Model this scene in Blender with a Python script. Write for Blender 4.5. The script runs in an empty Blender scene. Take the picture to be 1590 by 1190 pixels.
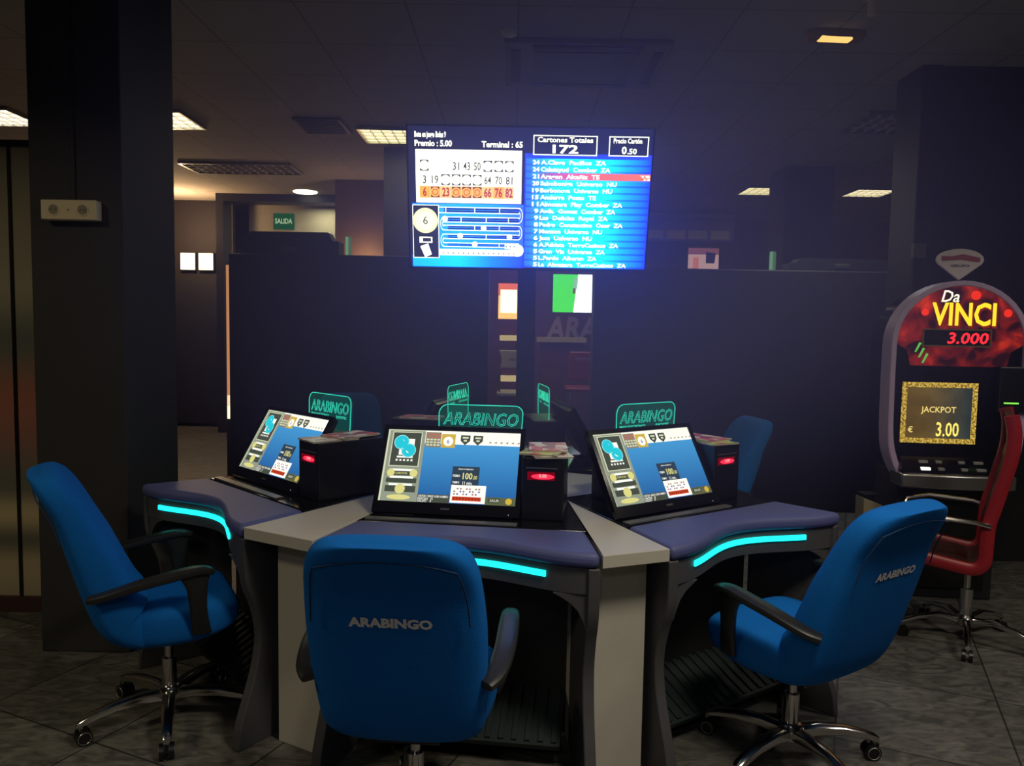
import bpy, bmesh, math, random
from mathutils import Vector, Matrix, Euler
random.seed(7)
SC = bpy.context.scene
COL = SC.collection
R = math.radians
PI = math.pi

# ------------------------------------------------------------------ camera
cam_d = bpy.data.cameras.new('camera')
cam_d.sensor_width = 36.0
cam_d.lens = 1190.0 / 1590.0 * 36.0
cam_d.clip_start = 0.05
cam = bpy.data.objects.new('camera', cam_d)
COL.objects.link(cam)
cam.matrix_world = (Matrix.Translation((0, 0, 1.5)) @ Matrix.Rotation(R(90 - 4.2), 4, 'X')
                    @ Matrix.Rotation(R(1.0), 4, 'Z'))
SC.camera = cam

# ------------------------------------------------------------------ view, world
SC.view_settings.view_transform = 'Standard'
SC.view_settings.look = 'None'
SC.view_settings.exposure = 0.0
SC.view_settings.gamma = 1.0
SC.view_settings.use_curve_mapping = False
world = bpy.data.worlds.new('world')
SC.world = world
world.use_nodes = True
wn = world.node_tree
bgn = wn.nodes['Background']
bgn.inputs[0].default_value = (0.002, 0.002, 0.003, 1)
bgn.inputs[1].default_value = 1.0
# blue-tinted volume added round the big screen to imitate its lens glare
vs = wn.nodes.new('ShaderNodeVolumeScatter')
vs.inputs['Color'].default_value = (0.42, 0.40, 1.0, 1)
vs.inputs['Anisotropy'].default_value = 0.2
gp_ = wn.nodes.new('ShaderNodeNewGeometry')
mp_ = wn.nodes.new('ShaderNodeMapping'); mp_.vector_type = 'TEXTURE'
mp_.inputs['Location'].default_value = (0.25, 3.75, 2.0); mp_.inputs['Scale'].default_value = (2.6, 2.2, 1.8)
ln_ = wn.nodes.new('ShaderNodeVectorMath'); ln_.operation = 'LENGTH'
mr_ = wn.nodes.new('ShaderNodeMapRange'); mr_.interpolation_type = 'SMOOTHSTEP'
for k_, v_ in ((1, 1.0), (2, 0.15), (3, 0.0), (4, 0.40)):
    mr_.inputs[k_].default_value = v_
wn.links.new(gp_.outputs['Position'], mp_.inputs['Vector']); wn.links.new(mp_.outputs[0], ln_.inputs[0])
wn.links.new(ln_.outputs['Value'], mr_.inputs[0]); wn.links.new(mr_.outputs[0], vs.inputs['Density'])
wn.links.new(vs.outputs[0], wn.nodes['World Output'].inputs['Volume'])
world.cycles.volume_step_size = 0.8
SC.cycles.volume_step_rate = 3.0

# ------------------------------------------------------------------ lights of the room
def area(name, loc, size, power, color, rot=(0, 0, 0), sy=None, spread=180):
    l = bpy.data.lights.new(name, 'AREA')
    l.energy = power
    l.color = color
    l.size = size
    if sy:
        l.shape = 'RECTANGLE'
        l.size_y = sy
    l.spread = R(spread)
    o = bpy.data.objects.new(name, l)
    o.location = loc
    o.rotation_euler = rot
    COL.objects.link(o)
    return o

def point(name, loc, power, color, radius=0.08):
    l = bpy.data.lights.new(name, 'POINT')
    l.energy = power
    l.color = color
    l.shadow_soft_size = radius
    o = bpy.data.objects.new(name, l)
    o.location = loc
    COL.objects.link(o)
    return o

# ceiling lamps near the photographer, outside the frame, followed by added fills
area('lamp_over_front', (1.0, 1.1, 3.12), 0.6, 42, (1.0, 0.90, 0.72), spread=160)
area('lamp_over_right', (3.3, 2.3, 3.12), 0.6, 18, (1.0, 0.91, 0.80), spread=130)
area('lamp_over_left', (-3.2, 1.0, 3.12), 0.5, 24, (1.0, 0.86, 0.56), spread=150)
area('fill_behind', (-0.4, -1.9, 3.12), 0.6, 16, (0.95, 0.93, 0.95), spread=150)  # weak fill added behind the camera to lift the dark chair back
area('fill_back_right', (2.5, 6.05, 3.12), 0.4, 9, (0.92, 0.95, 1.0), spread=125)  # added fill without a fitting, brightens the back right chair
area('fill_back_hall', (0.4, 8.0, 3.12), 0.6, 14, (1.0, 0.86, 0.74))  # added unseen fill, brightens the things in the partition gap

# ------------------------------------------------------------------ materials
MATS = {}
def mat(name, color, rough=0.6, metal=0.0, var=0.0, vscale=30, bump=0.0, spec=0.5, coat=0.0, sheen=0.0):
    if name in MATS:
        return MATS[name]
    m = bpy.data.materials.new(name)
    m.use_nodes = True
    nt = m.node_tree
    b = nt.nodes['Principled BSDF']
    b.inputs['Base Color'].default_value = (*color, 1)
    b.inputs['Roughness'].default_value = rough
    b.inputs['Metallic'].default_value = metal
    b.inputs['Specular IOR Level'].default_value = spec
    b.inputs['Coat Weight'].default_value = coat
    b.inputs['Sheen Weight'].default_value = sheen
    if var or bump:
        tc = nt.nodes.new('ShaderNodeTexCoord')
        nz = nt.nodes.new('ShaderNodeTexNoise')
        nz.inputs['Scale'].default_value = vscale
        nz.inputs['Detail'].default_value = 3
        nt.links.new(tc.outputs['Object'], nz.inputs['Vector'])
        if var:
            mx = nt.nodes.new('ShaderNodeMix')
            mx.data_type = 'RGBA'
            mx.inputs[6].default_value = (*[c * (1 - var) for c in color], 1)
            mx.inputs[7].default_value = (*[min(1, c * (1 + var)) for c in color], 1)
            nt.links.new(nz.outputs['Fac'], mx.inputs[0])
            nt.links.new(mx.outputs[2], b.inputs['Base Color'])
        if bump:
            bp = nt.nodes.new('ShaderNodeBump')
            bp.inputs['Strength'].default_value = bump
            bp.inputs['Distance'].default_value = 0.002
            nt.links.new(nz.outputs['Fac'], bp.inputs['Height'])
            nt.links.new(bp.outputs[0], b.inputs['Normal'])
    MATS[name] = m
    return m

def em(name, color, strength=1.0, sample=False):
    if name in MATS:
        return MATS[name]
    m = bpy.data.materials.new(name)
    m.use_nodes = True
    nt = m.node_tree
    nt.nodes.remove(nt.nodes['Principled BSDF'])
    e = nt.nodes.new('ShaderNodeEmission')
    e.inputs[0].default_value = (*color, 1)
    e.inputs[1].default_value = strength
    nt.links.new(e.outputs[0], nt.nodes['Material Output'].inputs['Surface'])
    m.cycles.emission_sampling = 'AUTO' if sample else 'NONE'
    MATS[name] = m
    return m

def srgb(r, g, b):
    f = lambda c: (c / 255 / 12.92) if c / 255 <= 0.04045 else ((c / 255 + 0.055) / 1.055) ** 2.4
    return (f(r), f(g), f(b))

BLACK = mat('black_plastic', (0.006, 0.006, 0.007), 0.35, var=0.2)
GLOSSB = mat('black_gloss', (0.005, 0.005, 0.006), 0.12, var=0.1)
BLUE = mat('blue_stretch_fabric', (0.006, 0.13, 0.47), 0.9, var=0.12, vscale=160, bump=0.25, spec=0.12)
SEAM = mat('navy_seam', (0.004, 0.03, 0.10), 0.9, var=0.1)
SILVER = mat('silver_print', (0.75, 0.75, 0.76), 0.45, 0.2, var=0.1)
CHROME = mat('chrome', (0.62, 0.60, 0.58), 0.16, 1.0, var=0.05)
STEEL = mat('grey_steel', (0.40, 0.39, 0.37), 0.3, 0.9, var=0.05)
ARMB = mat('armrest_rubber', (0.018, 0.018, 0.018), 0.38, var=0.2, bump=0.1)
GREY = mat('grey_laminate', (0.50, 0.47, 0.40), 0.42, var=0.05, vscale=60)
DGREY = mat('dark_grey_paint', (0.062, 0.060, 0.066), 0.5, var=0.1)
VINYL = mat('violet_blue_vinyl', (0.080, 0.092, 0.245), 0.55, var=0.08, vscale=90, bump=0.15)
RUBBER = mat('ribbed_rubber', (0.010, 0.018, 0.018), 0.5, var=0.2)
DARKP = mat('charcoal_panel', (0.012, 0.012, 0.015), 0.6, var=0.2)
NAVYP = mat('black_partition', (0.016, 0.016, 0.022), 0.55, var=0.15, vscale=4)
COLM = mat('charcoal_column', (0.022, 0.020, 0.021), 0.65, var=0.12, vscale=12)
TEAL = em('teal_led', (0.010, 0.72, 0.68), 2.6, True)
TEALE = em('teal_edge_light', (0.04, 0.75, 0.56), 1.15)
REDLED = em('red_led', (1.0, 0.02, 0.05), 2.0)
REDDIM = em('red_led_dim', (0.5, 0.0, 0.02), 0.35)
WHITE = em('screen_white', (1.0, 1.0, 0.98), 1.0)

def acrylic():
    m = bpy.data.materials.new('teal_acrylic')
    m.use_nodes = True
    nt = m.node_tree
    nt.nodes.remove(nt.nodes['Principled BSDF'])
    tr = nt.nodes.new('ShaderNodeBsdfTransparent')
    tr.inputs[0].default_value = (0.86, 0.97, 0.94, 1)
    gl = nt.nodes.new('ShaderNodeBsdfGlossy')
    gl.inputs['Roughness'].default_value = 0.08
    e = nt.nodes.new('ShaderNodeEmission')
    e.inputs[0].default_value = (0.0, 0.30, 0.20, 1)
    e.inputs[1].default_value = 0.065
    m1 = nt.nodes.new('ShaderNodeMixShader')
    m1.inputs[0].default_value = 0.04
    a = nt.nodes.new('ShaderNodeAddShader')
    nt.links.new(tr.outputs[0], m1.inputs[1])
    nt.links.new(gl.outputs[0], m1.inputs[2])
    nt.links.new(m1.outputs[0], a.inputs[0])
    nt.links.new(e.outputs[0], a.inputs[1])
    nt.links.new(a.outputs[0], nt.nodes['Material Output'].inputs['Surface'])
    m.cycles.emission_sampling = 'NONE'
    return m
ACRYL = acrylic()

# ------------------------------------------------------------------ mesh builder
class MB:
    def __init__(s):
        s.v = []; s.f = []; s.m = []; s.mats = []
    def mi(s, m):
        if m not in s.mats:
            s.mats.append(m)
        return s.mats.index(m)
    def add(s, vs, fs, m, M=None):
        o = len(s.v); k = s.mi(m)
        for p in vs:
            p = Vector(p)
            s.v.append(M @ p if M is not None else p)
        for f in fs:
            s.f.append([o + i for i in f]); s.m.append(k)
        return s
    def box(s, a, b, m, M=None):
        (x0, y0, z0), (x1, y1, z1) = a, b
        vs = [(x0, y0, z0), (x1, y0, z0), (x1, y1, z0), (x0, y1, z0), (x0, y0, z1), (x1, y0, z1), (x1, y1, z1), (x0, y1, z1)]
        fs = [(3, 2, 1, 0), (4, 5, 6, 7), (0, 1, 5, 4), (1, 2, 6, 5), (2, 3, 7, 6), (3, 0, 4, 7)]
        return s.add(vs, fs, m, M)
    def prism(s, poly, h0, h1, m, M=None):
        """poly in xy (counter-clockwise), extruded along z"""
        n = len(poly)
        vs = [(x, y, h0) for x, y in poly] + [(x, y, h1) for x, y in poly]
        fs = [tuple(range(n - 1, -1, -1)), tuple(range(n, 2 * n))]
        fs += [(i, (i + 1) % n, n + (i + 1) % n, n + i) for i in range(n)]
        return s.add(vs, fs, m, M)
    def loft(s, rings, m, M=None, cap=True, closed=True):
        n = len(rings[0])
        vs = [p for r in rings for p in r]
        fs = []
        for i in range(len(rings) - 1):
            for j in range(n if closed else n - 1):
                k = (j + 1) % n
                fs.append((i * n + j, i * n + k, (i + 1) * n + k, (i + 1) * n + j))
        if cap:
            fs.append(tuple(range(n - 1, -1, -1)))
            fs.append(tuple((len(rings) - 1) * n + j for j in range(n)))
        return s.add(vs, fs, m, M)
    def tube(s, pts, r, m, n=10, M=None, cap=True, closed=False, flat=None):
        """swept tube; r number or list; flat=(a,b) section half sizes along (side, up)"""
        pts = [Vector(p) for p in pts]
        N = len(pts)
        rings = []
        prev = None
        for i, p in enumerate(pts):
            if closed:
                d = pts[(i + 1) % N] - pts[i - 1]
            else:
                d = pts[min(i + 1, N - 1)] - pts[max(i - 1, 0)]
            d.normalize()
            if prev is None:
                up = Vector((0, 0, 1)) if abs(d.z) < 0.9 else Vector((0, 1, 0))
                sd = d.cross(up).normalized()
            else:
                sd = (prev - d * prev.dot(d)).normalized()
            prev = sd
            u = sd.cross(d)
            rr = r[i] if isinstance(r, (list, tuple)) else r
            ring = []
            for j in range(n):
                a = 2 * PI * j / n
                ring.append(p + sd * math.cos(a) * rr + u * math.sin(a) * rr)
            rings.append(ring)
        if closed:
            rings.append(rings[0])
            cap = False
        return s.loft(rings, m, M, cap)
    def cyl(s, a, b, r, m, n=20, r2=None, M=None):
        return s.tube([a, b], [r, r if r2 is None else r2], m, n, M)
    def lathe(s, prof, m, n=24, M=None):
        rings = [[(r * math.cos(2 * PI * j / n), r * math.sin(2 * PI * j / n), z) for j in range(n)] for r, z in prof]
        return s.loft(rings, m, M)
    def quad(s, pts, m, M=None):
        return s.add(pts, [tuple(range(len(pts)))], m, M)
    def text(s, body, m, x, z, h, y=0.0, w=None, align='L', M=None, bold=0.0, shear=0.0, depth=0.0):
        """flat text in the xz plane facing -y; h = cap height; w = forced width"""
        c = bpy.data.curves.new('t', 'FONT')
        c.body = body
        c.offset = bold
        c.shear = shear
        c.resolution_u = 2
        o = bpy.data.objects.new('t', c)
        me = bpy.data.meshes.new_from_object(o)
        vs = [v.co.copy() for v in me.vertices]
        fs = [tuple(p.vertices) for p in me.polygons]
        bpy.data.objects.remove(o); bpy.data.curves.remove(c); bpy.data.meshes.remove(me)
        if not vs:
            return s
        x0 = min(v.x for v in vs); x1 = max(v.x for v in vs)
        k = h / 0.73
        kx = k if w is None else w / (x1 - x0)
        W = (x1 - x0) * kx
        ox = {'L': 0, 'C': -W / 2, 'R': -W}[align]
        vs = [(x + ox + (v.x - x0) * kx, y, z + v.y * k) for v in vs]
        return s.add(vs, fs, m, M)
    def textline(s, body, m, x, z, h, r, w=None, y=0.0, bold=0.0, shear=0.0, M=None):
        """outline of the letters as thin tubes"""
        c = bpy.data.curves.new('t', 'FONT')
        c.body = body; c.offset = bold; c.shear = shear; c.resolution_u = 2
        c.fill_mode = 'NONE'
        o = bpy.data.objects.new('t', c)
        me = bpy.data.meshes.new_from_object(o)
        co = [v.co.copy() for v in me.vertices]
        adj = {}
        for e in me.edges:
            a, b = e.vertices
            adj.setdefault(a, []).append(b); adj.setdefault(b, []).append(a)
        bpy.data.objects.remove(o); bpy.data.curves.remove(c); bpy.data.meshes.remove(me)
        x0 = min(v.x for v in co); x1 = max(v.x for v in co)
        k = h / 0.73; kx = k if w is None else w / (x1 - x0)
        seen = set()
        for st in adj:
            if st in seen:
                continue
            loop = [st]; seen.add(st); cur = st
            while True:
                nx = [q for q in adj[cur] if q not in seen]
                if not nx:
                    break
                cur = nx[0]; seen.add(cur); loop.append(cur)
            if len(loop) > 2:
                s.tube([(x + (co[i].x - x0) * kx, y, z + co[i].y * k) for i in loop], r, m, 4, M, closed=True)
        return s
    def build(s, name, parent=None, bevel=0.0, seg=2, smooth=True, sub=0, ang=35):
        me = bpy.data.meshes.new(name)
        me.from_pydata([tuple(v) for v in s.v], [], s.f)
        for m in s.mats:
            me.materials.append(m)
        for p, k in zip(me.polygons, s.m):
            p.material_index = k
        bm = bmesh.new(); bm.from_mesh(me)
        if name not in FLAT:
            bmesh.ops.recalc_face_normals(bm, faces=bm.faces)
        bm.to_mesh(me); bm.free()
        if smooth:
            for p in me.polygons:
                p.use_smooth = True
            me.set_sharp_from_angle(angle=R(ang))
        o = bpy.data.objects.new(name, me)
        COL.objects.link(o)
        if parent:
            o.parent = parent
        if bevel:
            b = o.modifiers.new('bevel', 'BEVEL')
            b.width = bevel; b.segments = seg; b.limit_method = 'ANGLE'; b.angle_limit = R(40)
            b.harden_normals = False
        if sub:
            q = o.modifiers.new('sub', 'SUBSURF'); q.levels = sub; q.render_levels = sub
        return o
FLAT = {'screen', 'lettering', 'display'}

def tag(o, label, cat, group=None, kind=None):
    if label: o['label'] = label
    if cat: o['category'] = cat
    if group: o['group'] = group
    if kind: o['kind'] = kind
    return o
def struct(o):
    o['kind'] = 'structure'
    return o
def thing(name, label, cat, loc=(0, 0, 0), rz=0.0, group=None):
    o = bpy.data.objects.new(name, None)
    o.empty_display_size = 0.1
    COL.objects.link(o)
    o.location = loc
    o.rotation_euler = (0, 0, R(rz))
    return tag(o, label, cat, group)
def kids(o):
    return [c for c in bpy.data.objects if c.parent == o]
def dup(root, loc, rz, label, group=None):
    def cp(o, par):
        c = o.copy(); COL.objects.link(c)
        if par: c.parent = par
        for ch in kids(o):
            cp(ch, c)
        return c
    r = cp(root, None)
    r.location = loc; r.rotation_euler = (0, 0, R(rz)); r['label'] = label
    if group: r['group'] = group
    return r

# ------------------------------------------------------------------ room shell
CEIL = 3.2
def floor_mat():
    m = bpy.data.materials.new('slate_tiles'); m.use_nodes = True
    nt = m.node_tree; b = nt.nodes['Principled BSDF']
    tc = nt.nodes.new('ShaderNodeTexCoord')
    mp = nt.nodes.new('ShaderNodeMapping'); mp.inputs['Rotation'].default_value = (0, 0, R(24))
    nt.links.new(tc.outputs['Object'], mp.inputs[0])
    br = nt.nodes.new('ShaderNodeTexBrick')
    br.offset = 0.0; br.inputs['Scale'].default_value = 1.0
    br.inputs['Brick Width'].default_value = 0.6; br.inputs['Row Height'].default_value = 0.6
    br.inputs['Mortar Size'].default_value = 0.004
    br.inputs['Color1'].default_value = (0.10, 0.095, 0.085, 1); br.inputs['Color2'].default_value = (0.075, 0.072, 0.066, 1)
    br.inputs['Mortar'].default_value = (0.02, 0.02, 0.02, 1)
    nt.links.new(mp.outputs[0], br.inputs['Vector'])
    n1 = nt.nodes.new('ShaderNodeTexNoise'); n1.inputs['Scale'].default_value = 9.0; n1.inputs['Detail'].default_value = 8; n1.inputs['Distortion'].default_value = 1.4
    m2 = nt.nodes.new('ShaderNodeMapping'); m2.inputs['Scale'].default_value = (1.0, 2.2, 1.0); m2.inputs['Rotation'].default_value = (0, 0, R(-18))
    nt.links.new(tc.outputs['Object'], m2.inputs[0]); nt.links.new(m2.outputs[0], n1.inputs['Vector'])
    rp = nt.nodes.new('ShaderNodeValToRGB')
    rp.color_ramp.elements[0].position = 0.34; rp.color_ramp.elements[0].color = (0.55, 0.55, 0.55, 1)
    rp.color_ramp.elements[1].position = 0.74; rp.color_ramp.elements[1].color = (1.7, 1.68, 1.6, 1)
    nt.links.new(n1.outputs['Fac'], rp.inputs[0])
    mu = nt.nodes.new('ShaderNodeMix'); mu.data_type = 'RGBA'; mu.blend_type = 'MULTIPLY'; mu.inputs[0].default_value = 1.0
    nt.links.new(br.outputs['Color'], mu.inputs[6]); nt.links.new(rp.outputs[0], mu.inputs[7])
    nt.links.new(mu.outputs[2], b.inputs['Base Color'])
    b.inputs['Roughness'].default_value = 0.5
    bp = nt.nodes.new('ShaderNodeBump'); bp.inputs['Strength'].default_value = 0.25; bp.inputs['Distance'].default_value = 0.004
    nt.links.new(n1.outputs['Fac'], bp.inputs['Height']); nt.links.new(bp.outputs[0], b.inputs['Normal'])
    return m
def ceil_mat():
    m = bpy.data.materials.new('ceiling_tiles'); m.use_nodes = True
    nt = m.node_tree; b = nt.nodes['Principled BSDF']
    tc = nt.nodes.new('ShaderNodeTexCoord')
    br = nt.nodes.new('ShaderNodeTexBrick'); br.offset = 0.0
    br.inputs['Scale'].default_value = 1.0
    br.inputs['Brick Width'].default_value = 0.6; br.inputs['Row Height'].default_value = 0.6
    br.inputs['Mortar Size'].default_value = 0.006
    br.inputs['Color1'].default_value = (0.50, 0.46, 0.45, 1); br.inputs['Color2'].default_value = (0.47, 0.435, 0.425, 1)
    br.inputs['Mortar'].default_value = (0.30, 0.27, 0.27, 1)
    nt.links.new(tc.outputs['Object'], br.inputs['Vector'])
    nt.links.new(br.outputs['Color'], b.inputs['Base Color'])
    b.inputs['Roughness'].default_value = 0.85
    return m
FLOORM = floor_mat(); CEILM = ceil_mat()
X0, X1, Y0, Y1 = -8.0, 7.0, -3.0, 12.0
struct(MB().box((X0, Y0, -0.1), (X1, Y1, 0), FLOORM).build('floor', smooth=False))
struct(MB().box((X0, Y0, CEIL), (X1, Y1, CEIL + 0.1), CEILM).build('ceiling', smooth=False))
WALLBR = mat('brown_wall_paint', (0.16, 0.10, 0.075), 0.7, var=0.08, vscale=5)
WALLDK = mat('dark_wall_paint', (0.03, 0.026, 0.03), 0.7, var=0.1, vscale=5)
WALLPU = mat('plum_wall_paint', (0.14, 0.04, 0.07), 0.7, var=0.1, vscale=5)
WALLGR = mat('grey_wall_paint', (0.34, 0.31, 0.26), 0.7, var=0.05, vscale=5)
struct(MB().box((X0, Y1, 0), (-2.0, Y1 + 0.15, CEIL), WALLBR).build('wall_back_left', smooth=False))
struct(MB().box((-2.0, Y1, 0), (X1, Y1 + 0.15, CEIL), WALLPU).build('wall_back', smooth=False))
struct(MB().box((X0 - 0.15, Y0, 0), (X0, Y1, CEIL), WALLBR).build('wall_left', smooth=False))
struct(MB().box((X1, Y0, 0), (X1 + 0.15, Y1, CEIL), WALLDK).build('wall_right', smooth=False))
struct(MB().box((X0, Y0 - 0.15, 0), (X1, Y0, CEIL), WALLDK).build('wall_front', smooth=False))

# near column on the left, two far columns, pillar on the right
struct(MB().box((-2.10, 3.36, 0), (-1.70, 3.88, CEIL), COLM).build('column', bevel=0.006, smooth=False))
struct(MB().box((-1.27, 7.5, 0), (-0.75, 8.0, CEIL), COLM).build('column', bevel=0.006, smooth=False))
struct(MB().box((2.77, 8.0, 0), (3.28, 8.5, CEIL), NAVYP).build('column', bevel=0.006, smooth=False))
struct(MB().box((2.70, 5.0, 0), (X1, 5.3, CEIL), DARKP).build('wall_side', smooth=False))
struct(MB().box((2.565, 4.98, 0), (2.70, 5.32, CEIL), mat('dark_brown_trim', (0.018, 0.014, 0.014), 0.5, var=0.1)).build('trim_1', bevel=0.01, smooth=False))

# low printed screen wall at the far left
def film_mat():
    m = bpy.data.materials.new('printed_film'); m.use_nodes = True
    nt = m.node_tree; b = nt.nodes['Principled BSDF']
    tc = nt.nodes.new('ShaderNodeTexCoord'); sp = nt.nodes.new('ShaderNodeSeparateXYZ')
    nt.links.new(tc.outputs['Object'], sp.inputs[0])
    mr = nt.nodes.new('ShaderNodeMapRange'); mr.inputs[1].default_value = 0; mr.inputs[2].default_value = 2.4
    nt.links.new(sp.outputs['Z'], mr.inputs[0])
    rp = nt.nodes.new('ShaderNodeValToRGB'); cr = rp.color_ramp
    bands = [(0.0, (0.342, 0.285, 0.186)), (0.10, (0.456, 0.370, 0.228)), (0.155, (0.158, 0.148, 0.114)), (0.21, (0.570, 0.456, 0.257)),
             (0.27, (0.171, 0.165, 0.137)), (0.45, (0.427, 0.158, 0.114)), (0.58, (0.165, 0.177, 0.142)), (0.70, (0.484, 0.427, 0.300)), (1.0, (0.513, 0.456, 0.314))]
    cr.elements[0].position = 0; cr.elements[0].color = (*bands[0][1], 1)
    cr.elements[1].position = 1; cr.elements[1].color = (*bands[-1][1], 1)
    for p, c in bands[1:-1]:
        e = cr.elements.new(p); e.color = (*c, 1)
    cr.interpolation = 'EASE'
    nt.links.new(mr.outputs[0], rp.inputs[0])
    nt.links.new(rp.outputs[0], b.inputs['Base Color'])
    b.inputs['Roughness'].default_value = 0.4
    return m
FILM = film_mat()
struct(MB().box((-5.2, 3.84, 0.08), (-2.11, 3.88, 2.34), FILM).build('wall_near_left', smooth=False))
struct(MB().box((-5.2, 3.82, 0), (-2.11, 3.90, 0.078), mat('dark_red_base', (0.05, 0.022, 0.02), 0.5, var=0.1)).build('baseboard_left', smooth=False))
struct(MB().box((-2.50, 3.828, 0.08), (-2.488, 3.84, 2.34), BLACK).build('trim_2', smooth=False))
struct(MB().box((-5.2, 3.82, 2.34), (-2.11, 3.90, 2.37), BLACK).build('trim_3', smooth=False))

# black dividing walls behind the tables
struct(MB().box((-2.33, 6.3, 0), (-0.20, 6.5, 2.06), NAVYP).build('partition_left', bevel=0.01, smooth=False))
struct(MB().box((0.66, 6.3, 0), (3.4, 6.5, 2.0), NAVYP).build('partition_right', bevel=0.01, smooth=False))

# ------------------------------------------------------------------ ceiling fittings
def louvre_light(label, x0, y0, x1, y1, on, power):
    t = thing('ceiling_light', label, 'ceiling light', ((x0 + x1) / 2, (y0 + y1) / 2, CEIL), 0, 'louvred ceiling lights')
    hx, hy = (x1 - x0) / 2, (y1 - y0) / 2
    f = MB()
    for a, b in (((-hx, -hy), (hx, -hy + .02)), ((-hx, hy - .02), (hx, hy)), ((-hx, -hy + .02), (-hx + .02, hy - .02)), ((hx - .02, -hy + .02), (hx, hy - .02))):
        f.box((a[0], a[1], -.03), (b[0], b[1], -.001), STEEL)
    f.build('frame', t, smooth=False)
    g = MB()
    n = max(3, int(round((x1 - x0) / 0.1)))
    for i in range(1, n):
        xx = -hx + .02 + (2 * hx - .04) * i / n
        g.box((xx - .003, -hy + .02, -.026), (xx + .003, hy - .02, -.008), mat('pale_louvre', (.80, .74, .78), .4, var=.05))
    for j in range(1, 4):
        yy = -hy + .02 + (2 * hy - .04) * j / 4
        g.box((-hx + .02, yy - .004, -.028), (hx - .02, yy + .004, -.006), mat('pale_louvre', (.80, .74, .78), .4, var=.05))
    g.build('louvre', t, smooth=False)
    d = MB().box((-hx + .02, -hy + .02, -.006), (hx - .02, hy - .02, -.002), em('tube_light', (1.0, 0.93, 0.68), 3.2, True) if on else mat('dead_diffuser', (0.20, 0.18, 0.20), 0.4))
    d.build('diffuser', t, smooth=False)
    if on:
        area('ceiling_light_glow', ((x0 + x1) / 2, (y0 + y1) / 2, CEIL - .035), x1 - x0, power, (1.0, 0.9, 0.68), sy=y1 - y0)
    return t
louvre_light('lit louvred ceiling light cut off by the left edge of the big hanging screen', -1.38, 6.73, -0.78, 7.25, True, 4)
louvre_light('lit louvred ceiling light showing right beside the charcoal column', -3.3, 6.3, -2.71, 6.85, True, 10)
louvre_light('lit louvred ceiling light above the printed screen wall at far left', -4.7, 6.3, -4.1, 6.85, True, 4)
louvre_light('unlit louvred ceiling light in front of the exit sign alcove', -3.6, 8.3, -2.4, 8.85, False, 0)
louvre_light('unlit louvred ceiling light above the slot machine, beside the dark pillar', 2.7, 6.0, 3.9, 6.6, False, 0)
louvre_light('lit louvred ceiling light left of the far dark column', 2.72, 9.1, 3.32, 9.6, True, 3)
louvre_light('lit louvred ceiling light right of the far dark column', 4.0, 9.1, 4.5, 9.6, True, 3)

t = thing('air_vent', 'square dark ceiling vent with slats near the lit louvred light', 'vent', (-1.66, 6.72, CEIL))
MB().box((-.2, -.24, -.02), (.2, .24, -.001), mat('vent_grey', (0.10, 0.09, 0.09), 0.5, var=.1)).build('frame', t, smooth=False)
g = MB()
for i in range(7):
    g.box((-.17, -.2 + i * .06, -.03), (.17, -.17 + i * .06, -.02), DARKP)
g.build('grille', t, smooth=False)

t = thing('air_conditioner', 'dark square ceiling cassette air conditioner above the hanging screen', 'air conditioner', (0.42, 5.05, CEIL))
f = MB().box((-.5, -.42, -.035), (.5, .42, -.001), mat('cassette_grey', (0.20, 0.19, 0.21), 0.6, var=.05))
f.build('casing', t, bevel=.01, smooth=False)
for k, (a, b) in enumerate((((-.46, -.3), (-.40, .3)), ((.40, -.3), (.46, .3)), ((-.33, -.38), (.33, -.33)), ((-.33, .33), (.33, .38)))):
    MB().box((a[0], a[1], -.042), (b[0], b[1], -.035), DARKP).build('air_slot', t, smooth=False)
MB().box((-.32, -.28, -.042), (.32, .28, -.035), mat('cassette_grille', (0.13, 0.125, 0.14), 0.6, var=.1)).build('grille', t, smooth=False)

t = thing('emergency_light', 'small amber emergency light fitting on the ceiling at upper right', 'emergency light', (1.80, 4.49, CEIL), 4)
hs = []
for z, w, d in ((-.001, .17, .06), (-.02, .175, .062), (-.045, .155, .05), (-.05, .135, .04)):
    hs.append([Vector((a, b_, z)) for a, b_ in [(w * math.copysign(abs(math.cos(q)) ** .5, math.cos(q)), d * math.copysign(abs(math.sin(q)) ** .5, math.sin(q))) for q in [2 * PI * k / 28 for k in range(28)]]])
MB().loft(hs, mat('amber_housing', (0.42, 0.26, 0.12), 0.35, var=.1)).build('housing', t)
MB().box((-.105, -.052, -.056), (.085, .012, -.03), em('amber_lamp', (1.0, 0.60, 0.20), 1.3, True)).build('lamp_strip', t, bevel=.012, seg=3)
t = thing('smoke_detector', 'small round pale detector on the ceiling above the hanging screen', 'detector', (-0.05, 4.55, CEIL))
MB().lathe([(0.03, -.03), (.045, -.022), (.05, -.001)], mat('detector_white', (0.85, 0.83, 0.78), 0.5)).build('body', t)
t = thing('ceiling_sensor', 'small pale cylinder sensor hanging at the top edge of the ceiling', 'sensor', (1.80, 4.03, CEIL))
MB().lathe([(0.016, -.09), (.022, -.085), (.022, -.02), (.035, -.001)], mat('sensor_cream', (0.8, 0.75, 0.62), 0.5)).build('body', t)

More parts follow.
